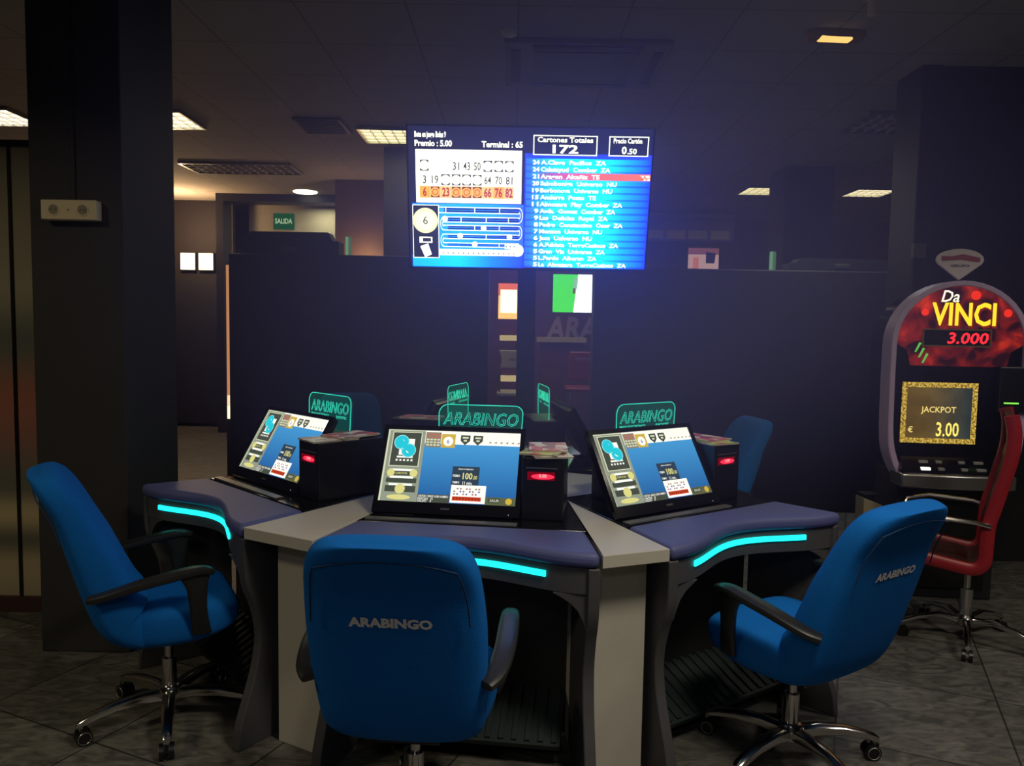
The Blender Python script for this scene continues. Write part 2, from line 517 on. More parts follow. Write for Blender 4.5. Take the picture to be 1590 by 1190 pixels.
# ------------------------------------------------------------------ socket strip on the column
t = thing('power_socket', 'cream double wall socket box on the charcoal column', 'socket', (-1.905, 3.36, 1.965))
CREAM = mat('cream_plastic', (0.80, 0.66, 0.42), 0.4, var=.04)
MB().box((-.118, -.05, -.042), (.118, -.001, .042), CREAM).build('casing', t, bevel=.004)
for sx in (-.062, .062):
    f = MB()
    M = Matrix.Translation((sx, -.05, 0)) @ Matrix.Rotation(R(90), 4, 'X')
    f.lathe([(.026, -.002), (.026, .003), (.021, .003), (.019, -.001)], CREAM, 24, M)
    fo = f.build('socket_face', t)
    h = MB()
    for q in (-.008, .008):
        h.cyl((sx + q, -.0545, 0), (sx + q, -.049, 0), .0025, BLACK, 8)
    h.cyl((sx, -.053, 0), (sx, -.0495, 0), .019, mat('cream_shade', (0.30, 0.26, 0.18), 0.5), 20)
    h.build('socket_holes', fo)
MB().cyl((0, -.052, 0), (0, -.049, 0), .003, BLACK, 8).build('screw', t)
struct(MB().box((-1.912, 3.352, 2.01), (-1.898, 3.36, CEIL), DARKP).build('trim_4', smooth=False))

# ------------------------------------------------------------------ grey island table top with its leg panels
ST = {'F': ((-.174, 2.386), -7.0), 'R': ((.906, 2.68), 34.0), 'L': ((-1.249, 2.918), -44.3),
      'BR': ((.80, 4.20), 98.0), 'BL': ((-.90, 4.26), -105.0)}
def sw(k, x, y):
    (mx, my), rz = ST[k]; c, s_ = math.cos(R(rz)), math.sin(R(rz))
    return (mx + x * c - y * s_, my + x * s_ + y * c)
HW = lambda y: .465 - .2 * y
e_ = .004
def side(k, sgn, ys):
    return [sw(k, sgn * (HW(y) + e_), y) for y in ys]
D = .765
def wedge(a, b, label, poly, leg=True):
    w = thing('wedge_table', label, 'table', (0, 0, 0), 0, 'grey wedge tables between the bingo stations')
    cx = sum(p[0] for p in poly) / len(poly); cy = sum(p[1] for p in poly) / len(poly)
    w.location = (cx, cy, 0)
    MB().prism([(x - cx, y - cy) for x, y in poly], .755, .796, GREY).build('tabletop', w, bevel=.002, smooth=False)
    if leg:
        pa, pb = Vector(sw(a, HW(0), 0)), Vector(sw(b, -HW(0), 0))
        mid = (pa + pb) / 2 - Vector((cx, cy)); d = (pb - pa).normalized(); n = Vector((-d.y, d.x))
        A = mid + n * .10
        MB().prism([tuple(A - d * .10), tuple(A + d * .10), tuple(A + d * .05 + n * .3), tuple(A - d * .05 + n * .3)], 0, .754, GREY).build('leg', w, bevel=.003, smooth=False)
    return w
wedge('L', 'F', 'grey wedge table left of the front chair, between the left and front stations', side('L', 1, [D, .0]) + side('F', -1, [.0, D]))
wedge('F', 'R', 'grey wedge table right of the front chair, between the front and right stations', side('F', 1, [D, .0]) + side('R', -1, [.0, D]))
ct = thing('center_table', 'grey table plate in the middle of the island, behind the red counter box', 'table', (-.07, 3.9, 0))
cpoly = side('F', -1, [D]) + side('F', 1, [D]) + side('R', -1, [D]) + side('R', 1, [D]) + side('BR', -1, [D]) + side('BR', 1, [D]) + [(.12, 4.75), (-.26, 4.75)] + side('BL', -1, [D]) + side('BL', 1, [D]) + side('L', -1, [D]) + side('L', 1, [D])
MB().prism([(x + .07, y - 3.9) for x, y in cpoly], .755, .796, GREY).build('tabletop', ct, bevel=.002, smooth=False)
MB().prism([(-.09, -.2), (.09, -.2), (.09, .7), (-.09, .7)], 0, .754, DGREY).build('pedestal', ct, smooth=False)

# ------------------------------------------------------------------ bingo stations
def edge_y(x):
    return .11 * math.cos(PI * x / .84) ** 2 if abs(x) < .42 else 0.0
def make_station():
    t = thing('bingo_station', 'x', 'gaming station')
    # padded arm rest
    n = 28
    xs = [-.462 + .924 * i / n for i in range(n + 1)]
    front = [(x, edge_y(x) - .004) for x in xs]
    poly = front + [(HW(.27) - .003, .27), (-HW(.27) + .003, .27)]
    MB().prism(poly, .752, .802, VINYL).build('arm_pad', t, bevel=.02, seg=4)
    # apron under the pad
    fr = [(x, edge_y(x) + .012) for x in xs[1:-1]]
    bk = [(x, edge_y(x) + .03) for x in reversed(xs[1:-1])]
    MB().prism(fr + bk, .665, .751, DGREY).build('apron', t, bevel=.002)
    # light strip
    lx = [-.33 + .62 * i / 24 for i in range(25)]
    MB().prism([(x, edge_y(x) + .004) for x in lx] + [(x, edge_y(x) + .012) for x in reversed(lx)], .710, .730, TEAL).build('light_strip', t, bevel=.002)
    # S-shaped side panels
    prof = [(-.030, 0), (-.020, .08), (.012, .17), (.045, .26), (.064, .35), (.063, .42), (.043, .50), (.015, .57), (.004, .63), (.002, .751)]
    # smooth the profile
    sm = []
    for i in range(len(prof) - 1):
        p0 = prof[max(i - 1, 0)]; p1 = prof[i]; p2 = prof[i + 1]; p3 = prof[min(i + 2, len(prof) - 1)]
        for k in range(4):
            u = k / 4
            f = lambda a, b, c, d: .5 * (2 * b + (c - a) * u + (2 * a - 5 * b + 4 * c - d) * u * u + (3 * b - a - 3 * c + d) * u ** 3)
            sm.append((f(p0[0], p1[0], p2[0], p3[0]), f(p0[1], p1[1], p2[1], p3[1])))
    sm.append(prof[-1])
    for sgn in (-1, 1):
        pts = sm + [(.36, .751), (.36, 0)]
        M = (Matrix.Translation((sgn * .445, 0, 0)) @ Matrix.Rotation(R(sgn * 11), 4, 'Z')
             @ Matrix(((0, 0, 1, 0), (1, 0, 0, 0), (0, 1, 0, 0), (0, 0, 0, 1))))
        MB().prism(pts, -.019, .019, DGREY, M).build('side_panel', t, bevel=.004)
    # bracket curve between apron and side panel
    for sgn in (-1, 1):
        q = [(0, 0), (.11, 0), (.085, -.012), (.055, -.03), (.03, -.055), (.012, -.09), (0, -.12)]
        pp = [(sgn * (.425 - a), .664 + b) for a, b in q]
        if sgn < 0: pp = pp[::-1]
        MB().add([(x, .018, z) for x, z in pp] + [(x, .036, z) for x, z in pp],
                 [tuple(range(len(pp)))] + [tuple(range(2 * len(pp) - 1, len(pp) - 1, -1))] +
                 [(i, (i + 1) % len(pp), len(pp) + (i + 1) % len(pp), len(pp) + i) for i in range(len(pp))], DGREY).build('bracket', t)
    # black deck with rear housing
    MB().prism([(-HW(.275), .275), (HW(.275), .275), (HW(.76), .76), (-HW(.76), .76)], .752, .798, GLOSSB).build('deck', t, bevel=.003)
    MB().box((-.20, .56, .799), (.16, .72, 1.02), BLACK).build('rear_housing', t, bevel=.006)
    MB().box((-.385, .283, .7985), (.165, .318, .805), mat('satin_strip', (.22, .22, .22), .35, .6, var=.1)).build('front_strip', t, bevel=.001, smooth=False)
    MB().box((-.36, .37, .02), (.36, .39, .751), DARKP).build('knee_panel', t, smooth=False)
    # ribbed foot board
    q = MB()
    M = Matrix.Translation((0, .15, .085)) @ Matrix.Rotation(R(24), 4, 'X')
    q.box((-.34, 0, -.02), (.34, .26, 0), RUBBER, M)
    for i in range(15):
        x = -.32 + i * .0457
        q.box((x - .009, .012, 0), (x + .009, .25, .008), RUBBER, M)
    q.box((-.30, .05, -.09), (-.26, .24, -.02), RUBBER, M)
    q.box((.26, .05, -.09), (.30, .24, -.02), RUBBER, M)
    q.build('foot_board', t, smooth=False)
    return t
GST = 'bingo stations around the island table'
st = make_station()
def put(o, k, label):
    (x, y), rz = ST[k]
    o.location = (x, y, 0); o.rotation_euler = (0, 0, R(rz)); o['label'] = label; o['group'] = GST
put(st, 'F', 'dark bingo station with violet arm pad and teal light behind the front chair')
for k, lb in (('R', 'dark bingo station with violet arm pad nearest the slot machine'),
              ('L', 'dark bingo station with violet arm pad beside the charcoal column'),
              ('BR', 'bingo station at the back of the island, in front of the far right blue chair'),
              ('BL', 'bingo station at the back of the island, behind the left tilted screen')):
    put(dup(st, (0, 0, 0), 0, lb), k, lb)

# ------------------------------------------------------------------ screens of the bingo terminals
GR = lambda n, r, g, b, s=1.0: em(n, srgb(r, g, b), s)
def terminal_screen():
    W, H = .517, .290
    m = MB()
    L = [0]
    def rect(u0, v0, u1, v1, mm, l):
        x0, x1 = (u0 - .5) * W, (u1 - .5) * W; z0, z1 = (.5 - v1) * H, (.5 - v0) * H
        y = -.0004 * l
        m.quad([(x0, y, z0), (x1, y, z0), (x1, y, z1), (x0, y, z1)], mm)
    def disc(u, v, ru, mm, l, n=18, rv=None):
        y = -.0004 * l; ry = ru * W if rv is None else rv * H
        m.quad([((u - .5) * W + ru * W * math.cos(2 * PI * i / n), y, (.5 - v) * H + ry * math.sin(2 * PI * i / n)) for i in range(n)], mm)
    def txt(s_, u, v, h, mm, l, w=None, al='L', bold=.01):
        m.text(s_, mm, (u - .5) * W, (.5 - v) * H, h * H, -.0004 * l, None if w is None else w * W, al, bold=bold)
    blue = bpy.data.materials.new('screen_blue'); blue.use_nodes = True
    nt = blue.node_tree; nt.nodes.remove(nt.nodes['Principled BSDF'])
    tc = nt.nodes.new('ShaderNodeTexCoord'); sp = nt.nodes.new('ShaderNodeSeparateXYZ'); nt.links.new(tc.outputs['Object'], sp.inputs[0])
    mr = nt.nodes.new('ShaderNodeMapRange'); mr.inputs[1].default_value = -H / 2; mr.inputs[2].default_value = H / 2 * .7
    nt.links.new(sp.outputs['Z'], mr.inputs[0])
    mx = nt.nodes.new('ShaderNodeMix'); mx.data_type = 'RGBA'
    mx.inputs[6].default_value = (*srgb(36, 92, 160), 1); mx.inputs[7].default_value = (*srgb(72, 158, 220), 1)
    nt.links.new(mr.outputs[0], mx.inputs[0])
    ee = nt.nodes.new('ShaderNodeEmission'); nt.links.new(mx.outputs[2], ee.inputs[0]); ee.inputs[1].default_value = 1.0
    nt.links.new(ee.outputs[0], nt.nodes['Material Output'].inputs['Surface'])
    pale = GR('screen_pale', 222, 226, 196); side_ = GR('screen_sidebar', 150, 158, 140); dark = GR('screen_dark', 72, 78, 66)
    olive = GR('screen_olive', 96, 100, 70); cyan = GR('screen_cyan', 40, 205, 225); lcy = GR('screen_light_cyan', 150, 235, 240)
    ylw = GR('screen_yellow', 226, 220, 140); gold = GR('screen_gold', 214, 180, 70); org = GR('screen_orange', 205, 66, 30)
    wht = em('screen_paper', srgb(246, 246, 238), 1.15); card = GR('screen_card', 50, 66, 82); red = GR('screen_pink', 196, 110, 96)
    gry = GR('screen_tan', 140, 132, 108); vio = GR('screen_violet', 110, 90, 190)
    rect(0, 0, 1, 1, blue, 0)
    # left bar
    rect(0, 0, .285, 1, side_, 1)
    rect(.0, 0, .012, 1, pale, 2); rect(0, 0, .285, .012, pale, 2)
    rect(.035, .03, .262, .52, pale, 2); rect(.042, .04, .255, .51, dark, 3)
    rect(.10, .13, .21, .36, wht, 4)
    # the looped b-shaped emblem
    def ring(u, v, ro, ri, mm, l):
        n = 22; y = -.0004 * l
        for i in range(n):
            a, b = 2 * PI * i / n, 2 * PI * (i + 1) / n
            P = lambda r_, q: ((u - .5) * W + r_ * W * math.cos(q), y, (.5 - v) * H + r_ * W * math.sin(q))
            m.quad([P(ri, a), P(ro, a), P(ro, b), P(ri, b)], mm)
    ring(.112, .18, .054, .022, cyan, 5); ring(.172, .295, .052, .020, cyan, 5)
    ring(.112, .18, .058, .052, lcy, 6); ring(.172, .295, .056, .050, lcy, 6)
    m.quad([((a - .5) * W, -.0028, (.5 - b) * H) for a, b in ((.062, .17), (.10, .12), (.222, .30), (.20, .36))], cyan)
    rect(.09, .375, .21, .40, wht, 4)
    for i in range(5):
        rect(.085 + i * .028, .42, .10 + i * .028, .445, wht, 4)
    for v in (.555, .655, .755):
        rect(.06, v, .235, v + .03, wht, 3)
    rect(.03, .58, .265, .645, dark, 2); disc(.062, .61, .030, ylw, 4); disc(.235, .61, .030, ylw, 4); rect(.095, .60, .16, .63, olive, 4)
    txt('CARTON', .098, .628, .028, ylw, 5)
    rect(.035, .68, .262, .745, dark, 2)
    rect(.035, .785, .262, .87, dark, 2); disc(.148, .828, .038, ylw, 4)
    disc(.145, .94, .088, ylw, 3, 24, .035)
    # top band
    rect(.285, 0, 1, .185, wht, 1)
    rect(.29, .02, .405, .235, gry, 2)
    for i in range(4):
        for j in range(5):
            rect(.298 + i * .027, .04 + j * .038, .318 + i * .027, .062 + j * .038, red if j < 2 else pale, 3)
    rect(.41, .04, .515, .235, gold, 2); disc(.462, .145, .038, wht, 3); txt('6', .462, .175, .06, vio, 4, al='C')
    for u in (.59, .685):
        pts = [(u - .036, .05), (u + .036, .05), (u + .036, .13), (u, .19), (u - .036, .13)]
        m.quad([((a - .5) * W, -.0012, (.5 - b) * H) for a, b in reversed(pts)], dark)
        rect(u - .022, .075, u + .022, .098, pale, 4)
        rect(u - .012, .115, u + .012, .14, pale, 4)
    for i in range(6):
        u = .765 + i * .042
        m.quad([((a - .5) * W, -.0012, (.5 - b) * H) for a, b in ((u, .145), (u + .022, .125), (u + .018, .155))], red if i > 4 else gry)
    # prize window
    rect(.52, .49, .72, .80, card, 2)
    txt('BINGO ACUMULADO', .62, .535, .018, wht, 3, .11, 'C')
    txt('PREMIO', .528, .635, .032, wht, 3, .052); txt('100', .60, .66, .085, ylw, 3, .072, bold=.03); txt(',00', .676, .66, .05, ylw, 3, .03, bold=.02)
    txt('TIEMPO', .528, .725, .032, wht, 3, .052); txt('11 min.', .605, .735, .045, wht, 3, .07)
    # ticket card
    rect(.525, .745, .78, .985, wht, 4)
    rect(.54, .90, .75, .955, org, 5)
    for i in range(9):
        for j in range(3):
            if (i * 2 + j) % 3:
                rect(.545 + i * .0225, .785 + j * .036, .558 + i * .0225, .806 + j * .036, (vio, gry, red)[(i + j) % 3], 5)
    for i in range(9):
        rect(.548 + i * .0225, .915, .558 + i * .0225, .94, em('ticket_dark_red', (.25, .02, .01), 1), 6)
    # bottom strip
    rect(.285, .885, .52, 1, dark, 2)
    txt('CARTON 1 BINGO LINEA NUMERO', .29, .925, .03, wht, 3, .22); txt('PARTIDA   10', .29, .96, .03, wht, 3, .11); txt('SALDO    0', .29, .99, .03, wht, 3, .10)
    rect(.78, .89, 1, 1, olive, 2); rect(.80, .90, .885, .965, dark, 3); txt('SALIR', .815, .95, .035, pale, 4); disc(.95, .94, .024, gold, 4)
    return m
def make_monitor():
    t = thing('monitor', 'x', 'monitor')
    tilt = R(-31)
    M = Matrix.Translation((-.112, .368, .8085)) @ Matrix.Rotation(tilt, 4, 'X')
    b = MB()
    w2, z0, z1 = .276, .0, .352
    s0, s1 = .044, .334
    d = .016
    # bezel as four bars, back shell
    b.box((-w2, 0, z0), (w2, d, s0), GLOSSB, M); b.box((-w2, 0, s1), (w2, d, z1), GLOSSB, M)
    b.box((-w2, 0, s0), (-.2585, d, s1), GLOSSB, M); b.box((.2585, 0, s0), (w2, d, s1), GLOSSB, M)
    b.build('bezel', t, smooth=False)
    MB().box((-w2 + .004, d, z0 + .04), (w2 - .004, d + .02, z1 - .004), BLACK, M).box((-.12, d + .02, .08), (.12, d + .045, .22), BLACK, M).build('back_shell', t, smooth=False)
    s = terminal_screen().build('screen', t, smooth=False)
    s.matrix_local = M @ Matrix.Translation((0, .006, (s0 + s1) / 2))
    MB().box((-.017, -.0008, .018), (.017, .0, .025), mat('dim_print', (.06, .06, .065), .5), M).build('badge', t, smooth=False)
    MB().box((.235, -.001, .008), (.238, .0, .011), em('power_led', (.5, .8, 1), .6), M).build('power_light', t, smooth=False)
    f = MB().box((-.12, .0, .0), (.12, .075, .010), BLACK, Matrix.Translation((-.112, .39, .7995))).build('stand', t, smooth=False)
    return t
mon = make_monitor()
GMO = 'tilted touch monitors on the bingo stations'
def put2(o, k, label, g):
    (x, y), rz = ST[k]
    o.location = (x, y, 0); o.rotation_euler = (0, 0, R(rz)); o['label'] = label; o['group'] = g
put2(mon, 'F', 'black tilted monitor at the front bingo station, its blue screen facing the camera', GMO)
for k, lb in (('R', 'black tilted monitor on the right bingo station nearest the slot machine'),
              ('L', 'black tilted monitor on the left bingo station beside the charcoal column'),
              ('BR', 'monitor on the back right bingo station, seen edge-on behind the front screens'),
              ('BL', 'monitor at the back left bingo station, mostly behind the other monitors')):
    o = dup(mon, (0, 0, 0), 0, lb); put2(o, k, lb, GMO)
    if k == 'R':
        o.location.x += .014; o.location.y -= .021

# ------------------------------------------------------------------ ticket boxes with red counters
def make_box():
    t = thing('coin_box', 'x', 'machine box')
    MB().box((.170, .385, .7995), (.322, .69, 1.03), BLACK).build('casing', t, bevel=.004, smooth=False)
    s = MB()
    s.quad([(.19, .3846, .948), (.29, .3846, .948), (.29, .3846, .978), (.19, .3846, .978)], REDDIM)
    n = 20
    s.quad([(.246 + .042 * math.cos(2 * PI * i / n), .3842, .961 + .010 * math.sin(2 * PI * i / n)) for i in range(n)], REDLED)
    s.text('0.00', em('red_digits', (1, .25, .25), 2.2), .246, .958, .012, .3838, align='C', bold=.02)
    s.build('display', t, smooth=False)
    MB().box((.185, .381, .99), (.30, .3849, .994), STEEL).build('bill_slot', t, smooth=False)
    return t
bx = make_box()
GBX = 'black boxes with red counters beside the monitors'
put2(bx, 'F', 'black box with glowing red counter beside the front monitor', GBX)
for k, lb in (('R', 'black box with red counter right of the right monitor, before the far chair'),
              ('L', 'black box with red counter covering the right edge of the left monitor'),
              ('BL', 'black box with magazines at the back left station, behind the front sign')):
    put2(dup(bx, (0, 0, 0), 0, lb), k, lb, GBX)

# ------------------------------------------------------------------ edge-lit signs
def make_sign():
    t = thing('acrylic_sign', 'x', 'sign')
    w, z0, z1, r = .168, 1.021, 1.188, .03
    pts = [(-w, z0), (w - .012, z0)]
    pts += [(w - .006, z0 + .05), (w, z1 - r)]
    pts += [(w - r + r * math.cos(a), z1 - r + r * math.sin(a)) for a in [PI / 2 * i / 6 for i in range(1, 7)]]
    pts += [(-w + r * 1.3 + r * 1.3 * math.cos(a), z1 - r * 1.3 + r * 1.3 * math.sin(a)) for a in [PI / 2 + PI / 2 * i / 6 for i in range(0, 7)]]
    M = Matrix.Translation((0, .64, 0)) @ Matrix(((1, 0, 0, 0), (0, 0, -1, 0), (0, 1, 0, 0), (0, 0, 0, 1)))
    MB().prism(pts, -.004, .004, ACRYL, M).build('panel', t, smooth=False)
    e = MB()
    e.tube([(x, .635, z) for x, z in pts[1:] + pts[:1]], .0016, TEALE, 6)
    e.build('lit_edge', t)
    l = MB()
    l.textline('ARABINGO', TEALE, -.150, 1.108, .052, .0010, w=.30, y=.6345, bold=.012, shear=.25)
    l.text('BINGO ELECTRÓNICO', TEALE, -.150, 1.088, .011, .6348, w=.145, bold=.02)
    l.text('ELECSYTEC', TEALE, .055, 1.088, .011, .6348, w=.078, bold=.02)
    l.build('lettering', t, smooth=False)
    return t
sg = make_sign()
GSG = 'edge-lit teal signs on the bingo stations'
put2(sg, 'F', 'teal edge-lit clear sign over the front monitor, facing the camera', GSG)
for k, lb in (('R', 'teal edge-lit clear sign above the right monitor'),
              ('L', 'teal edge-lit clear sign above the left monitor'),
              ('BR', 'narrow teal edge-lit sign seen nearly edge-on right of the middle pole'),
              ('BL', 'teal edge-lit sign turned away behind and left of the front sign')):
    o = dup(sg, (0, 0, 0), 0, lb); put2(o, k, lb, GSG)
    if k == 'R':
        o.location.x += .02; o.location.y += .014
sg.location.x -= .025

# ------------------------------------------------------------------ magazines on the boxes
def cover(name, cols, seed):
    m = bpy.data.materials.new(name); m.use_nodes = True
    nt = m.node_tree; b = nt.nodes['Principled BSDF']
    tc = nt.nodes.new('ShaderNodeTexCoord'); mp = nt.nodes.new('ShaderNodeMapping')
    mp.inputs['Location'].default_value = (seed, seed * 2, 0); mp.inputs['Scale'].default_value = (14, 9, 1)
    vo = nt.nodes.new('ShaderNodeTexVoronoi'); vo.inputs['Scale'].default_value = 2.0
    nt.links.new(tc.outputs['Object'], mp.inputs[0]); nt.links.new(mp.outputs[0], vo.inputs['Vector'])
    rp = nt.nodes.new('ShaderNodeValToRGB'); cr = rp.color_ramp; cr.interpolation = 'CONSTANT'
    sp = nt.nodes.new('ShaderNodeSeparateColor'); nt.links.new(vo.outputs['Color'], sp.inputs[0])
    cr.elements[0].color = (*cols[0], 1); cr.elements[1].position = .8; cr.elements[1].color = (*cols[-1], 1)
    for i, c in enumerate(cols[1:-1]):
        e = cr.elements.new(.8 * (i + 1) / (len(cols) - 1)); e.color = (*c, 1)
    nt.links.new(sp.outputs[0], rp.inputs[0]); nt.links.new(rp.outputs[0], b.inputs['Base Color'])
    b.inputs['Roughness'].default_value = .35
    return m
COV = [cover('cover_pink', [(.75, .16, .22), (.9, .8, .72), (.4, .1, .2), (.8, .45, .42)], 1.3),
       cover('cover_green', [(.62, .68, .2), (.85, .82, .68), (.3, .38, .12), (.75, .2, .16)], 4.1),
       cover('cover_cream', [(.82, .74, .58), (.5, .3, .2), (.9, .85, .76), (.7, .45, .15)], 7.7)]
PAPER = mat('magazine_paper', (.6, .57, .5), .6, var=.05)
mags = {'F': ['top magazine with pink cover on the front counter box', 'middle magazine with yellow-green cover on the front counter box', 'lowest magazine sticking out on the front counter box'],
        'R': ['pink magazine lying topmost on the right counter box', 'cream magazine under the pink one on the right counter box'],
        'L': ['red and pink magazine at the back of the left counter box', 'cream magazine at the front edge of the left counter box'],
        'BL': ['magazine on the back left counter box, left of the front sign']}
def magazine(k, label, lx, ly, z, rz, cv):
    x, y = sw(k, lx, ly)
    t = thing('magazine', label, 'magazine', (x, y, z), ST[k][1] + rz, 'magazines on the counter boxes')
    MB().box((-.07, -.10, .0), (.07, .10, .005), PAPER).build('pages', t, smooth=False)
    c = MB().box((-.072, -.102, .0052), (.072, .102, .0062), cv); c.build('cover', t, smooth=False)
for k, ls in mags.items():
    n = len(ls)
    for i, lb in enumerate(ls):
        if k == 'L':
            magazine(k, lb, .247, (.58, .475)[i], 1.0305 + (.007 if i == 0 else 0), (8, -6)[i], COV[(0, 2)[i]])
        else:
            magazine(k, lb, .248 + (.004, -.006, .012)[i], .50 + (.03, -.02, -.03)[i], 1.0305 + (n - 1 - i) * .0068, (6, -9, 16)[i], COV[i])

# ------------------------------------------------------------------ blue swivel chairs
def sup(w, t, n=28, e=3.4):
    out = []
    for j in range(n):
        a = 2 * PI * j / n
        c, s_ = math.cos(a), math.sin(a)
        out.append((w * math.copysign(abs(c) ** (2 / e), c), t * math.copysign(abs(s_) ** (2 / e), s_)))
    return out
def catmull(P, k):
    out = []
    for i in range(len(P) - 1):
        p0, p1, p2, p3 = P[max(i - 1, 0)], P[i], P[i + 1], P[min(i + 2, len(P) - 1)]
        for q in range(k):
            u = q / k
            out.append(tuple(.5 * (2 * b + (c - a) * u + (2 * a - 5 * b + 4 * c - d) * u * u + (3 * b - a - 3 * c + d) * u ** 3) for a, b, c, d in zip(p0, p1, p2, p3)))
    out.append(P[-1])
    return out
# spine of the backrest: z, y (rear face), half width, thickness
SPINE = catmull([(.338, -.030, .160, .04), (.340, -.070, .200, .10), (.348, -.135, .218, .15), (.383, -.205, .226, .18), (.440, -.248, .229, .195), (.52, -.278, .232, .18), (.62, -.308, .235, .165), (.72, -.336, .235, .148),
                 (.82, -.362, .228, .120), (.89, -.396, .214, .112), (.93, -.416, .194, .100), (.957, -.428, .164, .080), (.972, -.434, .118, .045), (.977, -.435, .06, .015)], 4)
def rear(z):
    for a, b in zip(SPINE, SPINE[1:]):
        if a[0] <= z <= b[0]:
            u = (z - a[0]) / max(1e-6, b[0] - a[0])
            return a[1] + (b[1] - a[1]) * u, a[2] + (b[2] - a[2]) * u
    return SPINE[-1][1], SPINE[-1][2]
def make_chair(label, loc, rz, ba):
    t = thing('office_chair', label, 'chair', loc, rz, 'blue swivel chairs around the bingo island')
    rings = []
    for i, (z, y, w, th) in enumerate(SPINE):
        a = SPINE[max(i - 1, 0)]; b = SPINE[min(i + 1, len(SPINE) - 1)]
        d = Vector((0, b[1] - a[1], b[0] - a[0])).normalized()
        nrm = Vector((0, d.z, -d.y))  # towards the front
        c = Vector((0, y, z)) + nrm * th / 2
        rings.append([c + Vector((px, 0, 0)) + nrm * py for px, py in sup(w, th / 2)])
    bk = MB().loft(rings, BLUE).build('backrest', t, sub=1)
    # seam around the rear panel
    zs = [.76 + (.915 - .76) * i / 8 for i in range(9)]
    left = []
    for z in zs:
        y, w = rear(z); left.append((-(w * .86), y + .0025, z))
    top = []
    for i in range(1, 8):
        u = -1 + 2 * i / 8
        zz = .915 + .024 * (1 - abs(u) ** 2.2)
        top.append((.86 * rear(.915)[1] * u, rear(zz)[0] + .001, zz))
    right = [(-x, y, z) for x, y, z in reversed(left)]
    MB().tube(left + top + right, .0022, SEAM, 6).build('seam', bk)
    # silver lettering on the rear of the back
    zc = .765
    y0, _ = rear(zc); slope = math.atan2(rear(zc + .05)[0] - rear(zc - .05)[0], .1)
    M = Matrix.Translation((0, y0 - .0018, zc)) @ Matrix.Rotation(-slope, 4, 'X')
    q = MB()
    q.text('ARABINGO', SILVER, -.104, -.013, .026, 0, w=.212, M=M, bold=.05)
    q.build('lettering', bk, smooth=False)
    # seat: deep rounded cushion
    sr = []
    for (y, z, w, th) in catmull([(-.17, .43, .14, .08), (-.15, .428, .19, .14), (-.08, .425, .222, .165), (.02, .424, .236, .165), (.11, .430, .238, .155), (.18, .440, .226, .13), (.215, .446, .20, .09), (.228, .448, .15, .03)], 3):
        sr.append([Vector((px, y, z + py)) for px, py in sup(w, th / 2, 28, 3.6)])
    MB().loft(sr, BLUE).build('seat', t, sub=1)
    # armrests
    for sgn in (-1, 1):
        A = MB()
        path = catmull([(sgn * .232, -.262, .575), (sgn * .256, -.215, .588), (sgn * .270, -.12, .612), (sgn * .272, -.02, .628), (sgn * .272, .05, .638), (sgn * .271, .095, .636), (sgn * .270, .120, .625)], 4)
        N = len(path); rings = []
        for i, p in enumerate(path):
            p = Vector(p); d = (Vector(path[min(i + 1, N - 1)]) - Vector(path[max(i - 1, 0)])).normalized()
            sd = Vector((1, 0, 0)); sd = (sd - d * sd.dot(d)).normalized(); up = sd.cross(d)
            u = i / (N - 1)
            wid = .014 + .017 * math.sin(PI * min(1, u * .9 + .1)) ** .7
            th = .012 + .004 * math.sin(PI * u) - (.006 if i == N - 1 else 0)
            rings.append([p + sd * a + up * b for a, b in sup(max(wid, .012), th, 14, 3)])
        A.loft(rings, ARMB)
        rings = []
        for x, y, z, wy, wx in catmull([(.270, .055, .640, .060, .014), (.270, .060, .610, .046, .014), (.268, .066, .57, .034, .014), (.262, .070, .50, .029, .013), (.250, .078, .44, .030, .013), (.236, .085, .40, .032, .012)], 3):
            rings.append([Vector((sgn * x + a, y + b, z)) for a, b in sup(wx, wy, 14, 3)])
        A.loft(rings, ARMB).build('armrest', t)
    # under-seat plate, gas column, star base, casters
    MB().box((-.09, -.11, .318), (.09, .10, .346), BLACK).build('tilt_mechanism', t, bevel=.006)
    c = MB(); c.cyl((0, 0, .10), (0, 0, .24), .026, CHROME); c.cyl((0, 0, .24), (0, 0, .318), .016, CHROME)
    c.build('gas_column', t)
    MB().lathe([(.03, .075), (.042, .08), (.045, .115), (.036, .132), (.027, .136)], CHROME).build('base_hub', t)
    for i in range(5):
        M = Matrix.Rotation(R(72 * i + ba - rz), 4, 'Z')
        rings = []
        for r_, z, w, h in ((.03, .100, .026, .022), (.10, .108, .024, .020), (.19, .104, .021, .017), (.26, .090, .019, .015), (.30, .078, .018, .014), (.315, .072, .012, .009)):
            rings.append([Vector((r_, a, z + b)) for a, b in sup(w, h, 12, 3)])
        MB().loft(rings, CHROME, M).build('base_leg', t)
        k = MB()
        k.cyl((.300, 0, .052), (.300, 0, .068), .009, CHROME, 10, M=M)
        k.box((.278, -.006, .030), (.318, .006, .056), BLACK, M)
        co = k.build('caster', t)
        for sg_ in (-1, 1):
            W_ = MB()
            W_.cyl((.292, sg_ * .009, .0275), (.292, sg_ * .024, .0275), .0275, BLACK, 20, M=M)
            W_.tube([(.292 + .021 * math.cos(2 * PI * q / 20), sg_ * .0245, .0275 + .021 * math.sin(2 * PI * q / 20)) for q in range(20)], .0018, STEEL, 6, M, closed=True)
            W_.build('wheel', co)
    return t
make_chair('blue fabric swivel chair at front centre, its lettered back turned to the camera', (-.268, 2.19, 0), -4, 30)
make_chair('blue fabric swivel chair seen from the side in front of the charcoal column', (-1.272, 2.80, 0), -60, -68)
make_chair('blue fabric swivel chair angled toward the right station, near the slot machine', (1.0, 2.60, 0), 33, 2)
